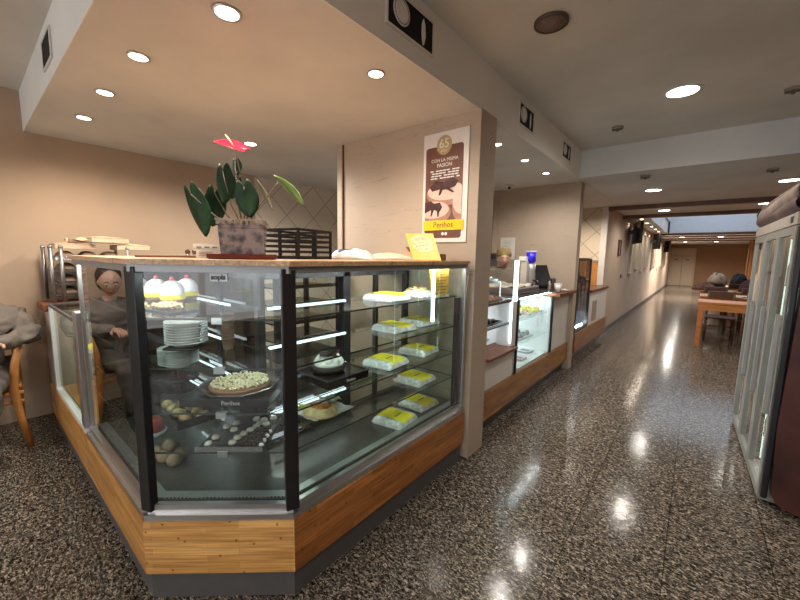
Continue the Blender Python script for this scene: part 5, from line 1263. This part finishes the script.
# ================================================================= ON THE CORRIDOR WALL
def screen(y, z, label, sz=1.0):
    t = thing('wall_television', label, 'television', (-1.355, y, z))
    M = Matrix.Translation((-1.15, y, z)) @ Matrix.Rotation(math.radians(18), 4, 'Z')
    B().box(-.055, -.38*sz, -.28*sz, .0, .38*sz, .22*sz, bev=.008, M=M).build('housing', M_dark, t)
    B().box(.001, -.36*sz, -.26*sz, .004, .36*sz, .20*sz, M=M).build('screen', mat('tv_glass', (.10, .11, .16), .12), t)
    B().box(-1.355, y-.03, z-.05, -1.20, y+.03, z+.03).build('bracket', M_dark, t)
screen(10.2, 2.12, 'nearest hanging television on the corridor wall, behind the first beams')
screen(15.2, 2.12, 'middle hanging television of the three on the corridor wall')
screen(20.5, 2.12, 'farthest hanging television on the corridor wall near the far doors')
def picture(y, z0, z1, w_, label, m_in, group=None, dp=.03):
    t = thing('framed_picture', label, 'picture', (-1.36, y, z0), group=group)
    b_ = B().box(-1.359, y-w_/2, z0, -1.36+dp, y-w_/2+.03, z1).box(-1.359, y+w_/2-.03, z0, -1.36+dp, y+w_/2, z1).box(-1.359, y-w_/2+.03, z0, -1.36+dp, y+w_/2-.03, z0+.03).box(-1.359, y-w_/2+.03, z1-.03, -1.36+dp, y+w_/2-.03, z1)
    b_.build('frame', M_chairdark if dp < .04 else mat('streak_pale_frame', (.55, .47, .36), .4), t)
    B().box(-1.358, y-w_/2+.03, z0+.03, -1.36+dp*.4, y+w_/2-.03, z1-.03).build('print', m_in, t)
picture(9.05, 1.54, 1.88, .26, 'small framed picture on the corridor wall just past the white post', mat('print_grey', (.35, .30, .25), .4, var=.4, scale=10))
M_pr = mat('streak_pale_print', (.62, .55, .45), .35, var=.2, scale=5)  # pale tone of poster prints and frames also imitates vertical light streaks
for i, y in enumerate((10.9, 12.0, 13.2, 14.3, 16.2, 17.4, 18.6, 19.6, 21.6, 22.8)):
    picture(y, 1.20 if i % 2 else 1.10, 2.20, .5, 'tall pale framed poster on the corridor wall, %s counted from the white post' % ORD[i], M_pr, 'tall framed posters along the corridor wall', .05)
B().box(-1.359, 9.55, 1.04, -1.34, 9.66, 1.12, bev=.003).solo('wall_socket', M_darkgrey, 'small dark socket low on the corridor wall below the first television', 'socket')

# ================================================================= PEOPLE
M_skin = mat('skin', (.55, .32, .23), .5, var=.06, scale=20)
from mathutils import noise as NZ
def wrinkle(me, amp=.007, sc=11.0, seed=0):
    me.update(); ns = [v.normal.copy() for v in me.vertices]
    for v, n_ in zip(me.vertices, ns):
        p = v.co*sc + V((seed, 0, 0)); q = NZ.noise(V((p.x*.7, p.y*.7, p.z*1.9))) + .5*NZ.noise(p*2.3)
        v.co += n_*amp*(1-abs(q)*3.0)
    return me
def features(M4, R_, parent):
    for s_ in (-1, 1):
        p = M4 @ V((.86*R_, s_*.30*R_, .06*R_))
        p = M4 @ V((.83*R_, s_*.30*R_, .05*R_)); e_ = B().ball(p, R_*.12, 10, 8).build('eye', mat('eye_white', (.5, .45, .4), .4), parent)
        B().ball(M4 @ V((.91*R_, s_*.30*R_, .02*R_)), R_*.07, 8, 6).build('iris', M_tray, e_)
        B().tube([M4 @ V((.93*R_, s_*.14*R_, .27*R_)), M4 @ V((.93*R_, s_*.30*R_, .33*R_)), M4 @ V((.80*R_, s_*.48*R_, .25*R_))], R_*.04, 6).build('eyebrow', mat('dark_hair', (.045, .03, .022), .6, var=.3, scale=30), parent)
    B().tube([M4 @ V((.90*R_, -.24*R_, -.50*R_)), M4 @ V((1.0*R_, 0, -.50*R_)), M4 @ V((.90*R_, .24*R_, -.50*R_))], R_*.05, 6).build('lips', mat('lip_tone', (.42, .16, .13), .4), parent)
def head_mesh(b, c, R_, yaw, pitch=0.0, hairless=True):
    """head of radius about R_ looking along yaw (0 = +x)."""
    M = Matrix.Rotation(yaw, 3, 'Z') @ Matrix.Rotation(pitch, 3, 'Y')
    M4 = Matrix.Translation(c) @ M.to_4x4()
    q = bmesh.ops.create_uvsphere(b.bm, u_segments=28, v_segments=22, radius=1)
    for v in q['verts']:
        x, y, z = v.co
        sx = .98 if x > 0 else 1.05; w_ = .80*(1-.28*max(0, -z)**1.5)
        fx = x*sx*(1-.10*max(0, -z))
        nose = math.exp(-((y/.12)**2))*math.exp(-(((z+.18)/.20)**2))*(.20 if x > 0 else 0)
        eye = sum(math.exp(-(((y-e_)/.14)**2)-(((z-.06)/.10)**2)) for e_ in (-.30, .30))*(-.08 if x > 0 else 0)
        lip = math.exp(-((y/.22)**2))*math.exp(-(((z+.52)/.07)**2))*(.06 if x > 0 else 0)
        chin = math.exp(-((y/.3)**2))*math.exp(-(((z+.85)/.16)**2))*(.10 if x > 0 else 0)
        v.co = M4 @ V(((fx+nose+eye+lip+chin)*R_, y*w_*R_, z*1.18*R_))
    fs = {f for v in q['verts'] for f in v.link_faces}
    for f in fs: f.smooth = True; f.material_index = b.mi
    for s_ in (-1, 1):
        b.ball(M4 @ V((-.02*R_, s_*.80*R_, -.05*R_)), R_*.24, 10, 8, (.7, .35, 1.1), M=M)
    return M4
def hand(b, wrist, d, palm_n, size=.09):
    """palm with four bent fingers and a thumb, from the wrist along d."""
    wrist, d = V(wrist), V(d).normalized(); n_ = V(palm_n); n_ = (n_-d*n_.dot(d)).normalized(); s_ = d.cross(n_)
    me = skin([wrist, wrist+d*size*.45, wrist+d*size*.85], [(0, 1), (1, 2)], [.026, (.036, .016), (.036, .014)], sub=2)
    addmesh(b, me)
    for k, ln in enumerate((.8, .92, .86, .68)):
        o_ = wrist+d*size*.8+s_*(k-1.5)*.018
        pts = [o_-d*.02, o_+d*size*.35*ln, o_+d*size*.62*ln-n_*size*.14, o_+d*size*.75*ln-n_*size*.34]
        b.tube(pts, [.009, .0085, .008, .0065], 8)
    o_ = wrist+d*size*.25-s_*.030
    b.tube([o_, o_+d*size*.28-s_*.022-n_*.006, o_+d*size*.55-s_*.026-n_*.018], [.012, .010, .008], 8)
# seated customer by the left wall, seen mirrored in the side glass
px, py = -4.00, .025
chs = thing('wooden_armchair', 'beech armchair with curved front leg beside the counter at the left edge', 'chair', (-3.95, .03, 0))
X1, X0, YA, YB = -3.76, -4.18, .215, -.205
for y in (YA, YB):
    B().tube([(X1+.05, y+(.005 if y > 0 else -.005), 0), (X1+.0, y-(.03 if y > 0 else -.03), .22), (X1-.02, y-(.05 if y > 0 else -.05), .45), (X1-.02, y-(.03 if y > 0 else -.03), .62), (X1-.01, y, .76)], [.019, .023, .026, .024, .020], 10).build('leg', M_chairwood, chs)
    B().tube([(X0-.04, y, 0), (X0, y, .42), (X0-.01, y, .70), (X0-.05, y, .90)], [.019, .023, .021, .017], 10).build('leg', M_chairwood, chs)
    B().tube([(X1-.01, y, .74), (X1-.15, y, .75), (X0-.02, y, .72)], [.020, .022, .018], 10).build('armrest', M_chairwood, chs)
for z, r_ in ((.40, .017), (.335, .013)): B().tube([(X1-.03, YB, z), (X1-.03, YA, z)], r_, 8).build('front_rail', M_chairwood, chs)
B().box(X0, YB, .425, X1-.04, YA, .465, bev=.012).build('seat', M_chairwood, chs)
B().tube([(X0-.05, YB, .88), (X0-.085, .005, .885), (X0-.05, YA, .88)], [.018, .028, .018], 10).build('backrest', M_chairwood, chs)

M_jack = mat('grey_jacket', (.15, .125, .105), .8, var=.2, scale=9, bump=.4, bscale=18)
M_trou = mat('grey_trousers', (.12, .10, .09), .85, var=.2, scale=9, bump=.3, bscale=18)
pr_ = thing('person', 'seated person in a grey jacket with dark sleeve stripes and grey trousers, head bowed', 'person', (px, py, 0))
z0 = .50
body = B()
me = skin([(px, py, z0+.10), (px, py, z0+.32), (px+.01, py, z0+.50), (px+.05, py, z0+.62), (px, py+.17, z0+.43), (px+.17, py+.25, z0+.35), (px+.47, py+.06, .83),
           (px, py-.17, z0+.43), (px+.06, py-.24, z0+.24), (px+.37, py-.16, .68), (px+.09, py+.225, z0+.36), (px+.30, py+.175, .81), (px+.18, py-.22, z0+.17)],
          [(0, 1), (1, 2), (2, 3), (1, 4), (4, 10), (10, 5), (5, 11), (11, 6), (1, 7), (7, 8), (8, 12), (12, 9)], [.10, .10, .06, .05, .03, .025, .022, .03, .025, .022, .03, .024, .024]); addmesh(body, me)
HM = head_mesh(body, V((px+.08, py, z0+.685)), .100, .12, .30)
hand(body, (px+.46, py+.06, .83), (1, -.15, -.12), (0, 0, 1))
hand(body, (px+.36, py-.16, .68), (1, .3, -.1), (0, 0, 1))
body.build('body', M_skin, pr_); features(HM, .100, pr_)
jk = B()
me = skin([(px-.02, py, z0+.02), (px-.02, py, z0+.16), (px-.01, py, z0+.34), (px, py, z0+.47), (px+.02, py, z0+.53),
           (px, py+.19, z0+.45), (px+.09, py+.235, z0+.36), (px+.18, py+.265, z0+.35), (px+.30, py+.18, .81), (px+.45, py+.065, .825),
           (px, py-.19, z0+.45), (px+.05, py-.25, z0+.24), (px+.18, py-.22, z0+.16), (px+.35, py-.17, .675), (px+.10, py+.13, z0+.33)],
          [(0, 1), (1, 2), (2, 3), (3, 4), (3, 5), (5, 6), (6, 7), (7, 8), (8, 9), (3, 10), (10, 11), (11, 12), (12, 13), (3, 14)],
          [(.17, .13), (.17, .13), (.18, .135), (.14, .11), .065, .095, .082, .070, .055, .042, .085, .07, .058, .042, .13], sub=3)
addmesh(jk, wrinkle(me, .011, 9)); jk.build('jacket', M_jack, pr_)
# sleeve stripes: tapering bands along the left upper arm and round the elbow
E0 = [V((px+.16, py+.17, z0+.285)), V((px+.205, py+.235, z0+.275)), V((px+.235, py+.30, z0+.30)), V((px+.215, py+.325, z0+.36))]
sb = B()
for k in range(3):
    off = V((.004*k+.02, -.002*k, .020*k-.012))
    sb.tube([p+off for p in E0], [.003, .0055, .0055, .003], 6)
sb.build('sleeve_stripes', mat('stripe_black', (.012, .012, .014), .7), pr_)
tr = B()
me = skin([(px, py, z0), (px+.05, py+.07, z0+.01), (px+.45, py+.02, z0+.03), (px+.42, py-.01, .12), (px+.05, py-.09, z0+.01), (px+.45, py-.16, z0+.03), (px+.40, py-.16, .12)],
          [(0, 1), (1, 2), (2, 3), (0, 4), (4, 5), (5, 6)], [.13, .095, .07, .05, .095, .07, .05])
addmesh(tr, wrinkle(me, .014, 8)); tr.build('trousers', M_trou, pr_)
hb = B().ball((px+.045, py, z0+.740), .106, 20, 14, (1.0, .88, .90)); hb.ball((px+.01, py, z0+.69), .092, 16, 12, (1, .93, 1.0))
hb.build('hair', mat('dark_hair', (.045, .03, .022), .6, var=.3, scale=30), pr_)
for y_, x_ in ((-.01, .46), (-.16, .44)):
    shb = B(); shb.ball((px+x_+.05, py+y_, .045), .05, 14, 10, (2.4, .95, .9))
    shb.cyl((px+x_-.03, py+y_, .05), (px+x_-.035, py+y_, .14), .045, .04, 12)
    shb.build('shoe', M_dark, pr_)

# worker behind the serving counter
wx, wy = -2.02, 4.66
wk = thing('person', 'worker in a beige top and olive cap bending behind the serving counter', 'person', (wx, wy, 0))
dirn = math.atan2(-wy, -wx)
bd = B(); hc = V((wx+.03, wy-.10, 1.435))
me = skin([(wx, wy, .95), (wx, wy, 1.15), (wx+.01, wy-.05, 1.27), (wx+.02, wy-.08, 1.36), (wx+.16, wy+.03, 1.23), (wx+.30, wy-.08, 1.06), (wx+.40, wy-.29, 1.10),
           (wx-.17, wy-.09, 1.23), (wx-.22, wy-.28, 1.03), (wx-.05, wy-.47, 1.14)], [(0, 1), (1, 2), (2, 3), (1, 4), (4, 5), (5, 6), (1, 7), (7, 8), (8, 9)], [.10, .10, .06, .048, .03, .025, .022, .03, .025, .022]); addmesh(bd, me)
HM = head_mesh(bd, hc, .098, dirn+.15, .12)
hand(bd, (wx+.40, wy-.30, 1.10), (.6, -.7, 0), (0, 0, 1)); hand(bd, (wx-.05, wy-.48, 1.14), (.5, -.8, 0), (0, 0, 1))
bd.build('body', M_skin, wk); features(HM, .098, wk)
tp = B()
me = skin([(wx, wy+.02, .80), (wx, wy, 1.05), (wx, wy-.02, 1.22), (wx+.01, wy-.06, 1.32),
           (wx+.17, wy+.04, 1.25), (wx+.30, wy-.08, 1.06), (wx+.39, wy-.28, 1.10), (wx-.18, wy-.10, 1.25), (wx-.22, wy-.28, 1.03), (wx-.06, wy-.46, 1.13)],
          [(0, 1), (1, 2), (2, 3), (2, 4), (4, 5), (5, 6), (2, 7), (7, 8), (8, 9)], [(.18, .14), (.18, .14), (.18, .13), .065, .085, .06, .045, .085, .06, .045])
addmesh(tp, wrinkle(me, .005)); tp.build('sweater', mat('beige_sweater', (.25, .205, .16), .85, var=.15, scale=8, bump=.3), wk)
tr = B(); me = skin([(wx, wy+.04, .88), (wx+.08, wy+.05, .80), (wx+.09, wy+.05, .45), (wx+.09, wy+.06, .08), (wx-.08, wy-.0, .80), (wx-.09, wy, .45), (wx-.09, wy+.02, .08)],
                    [(0, 1), (1, 2), (2, 3), (0, 4), (4, 5), (5, 6)], [.14, .10, .075, .055, .10, .075, .055]); addmesh(tr, me)
tr.build('trousers', M_dark, wk)
B().lathe([(.086, -.004), (.096, .0), (.099, .03), (.094, .07), (.070, .108), (.03, .125), (0, .128)], hc+V((-.006, .010, .035)), n=24).build('cap', mat('olive_cap', (.26, .19, .08), .8, var=.2), wk)
for s_ in (-.09, .09): B().ball((wx+s_, wy-.02, .04), .045, 12, 8, (1, 2.2, .9)).build('shoe', M_dark, wk)
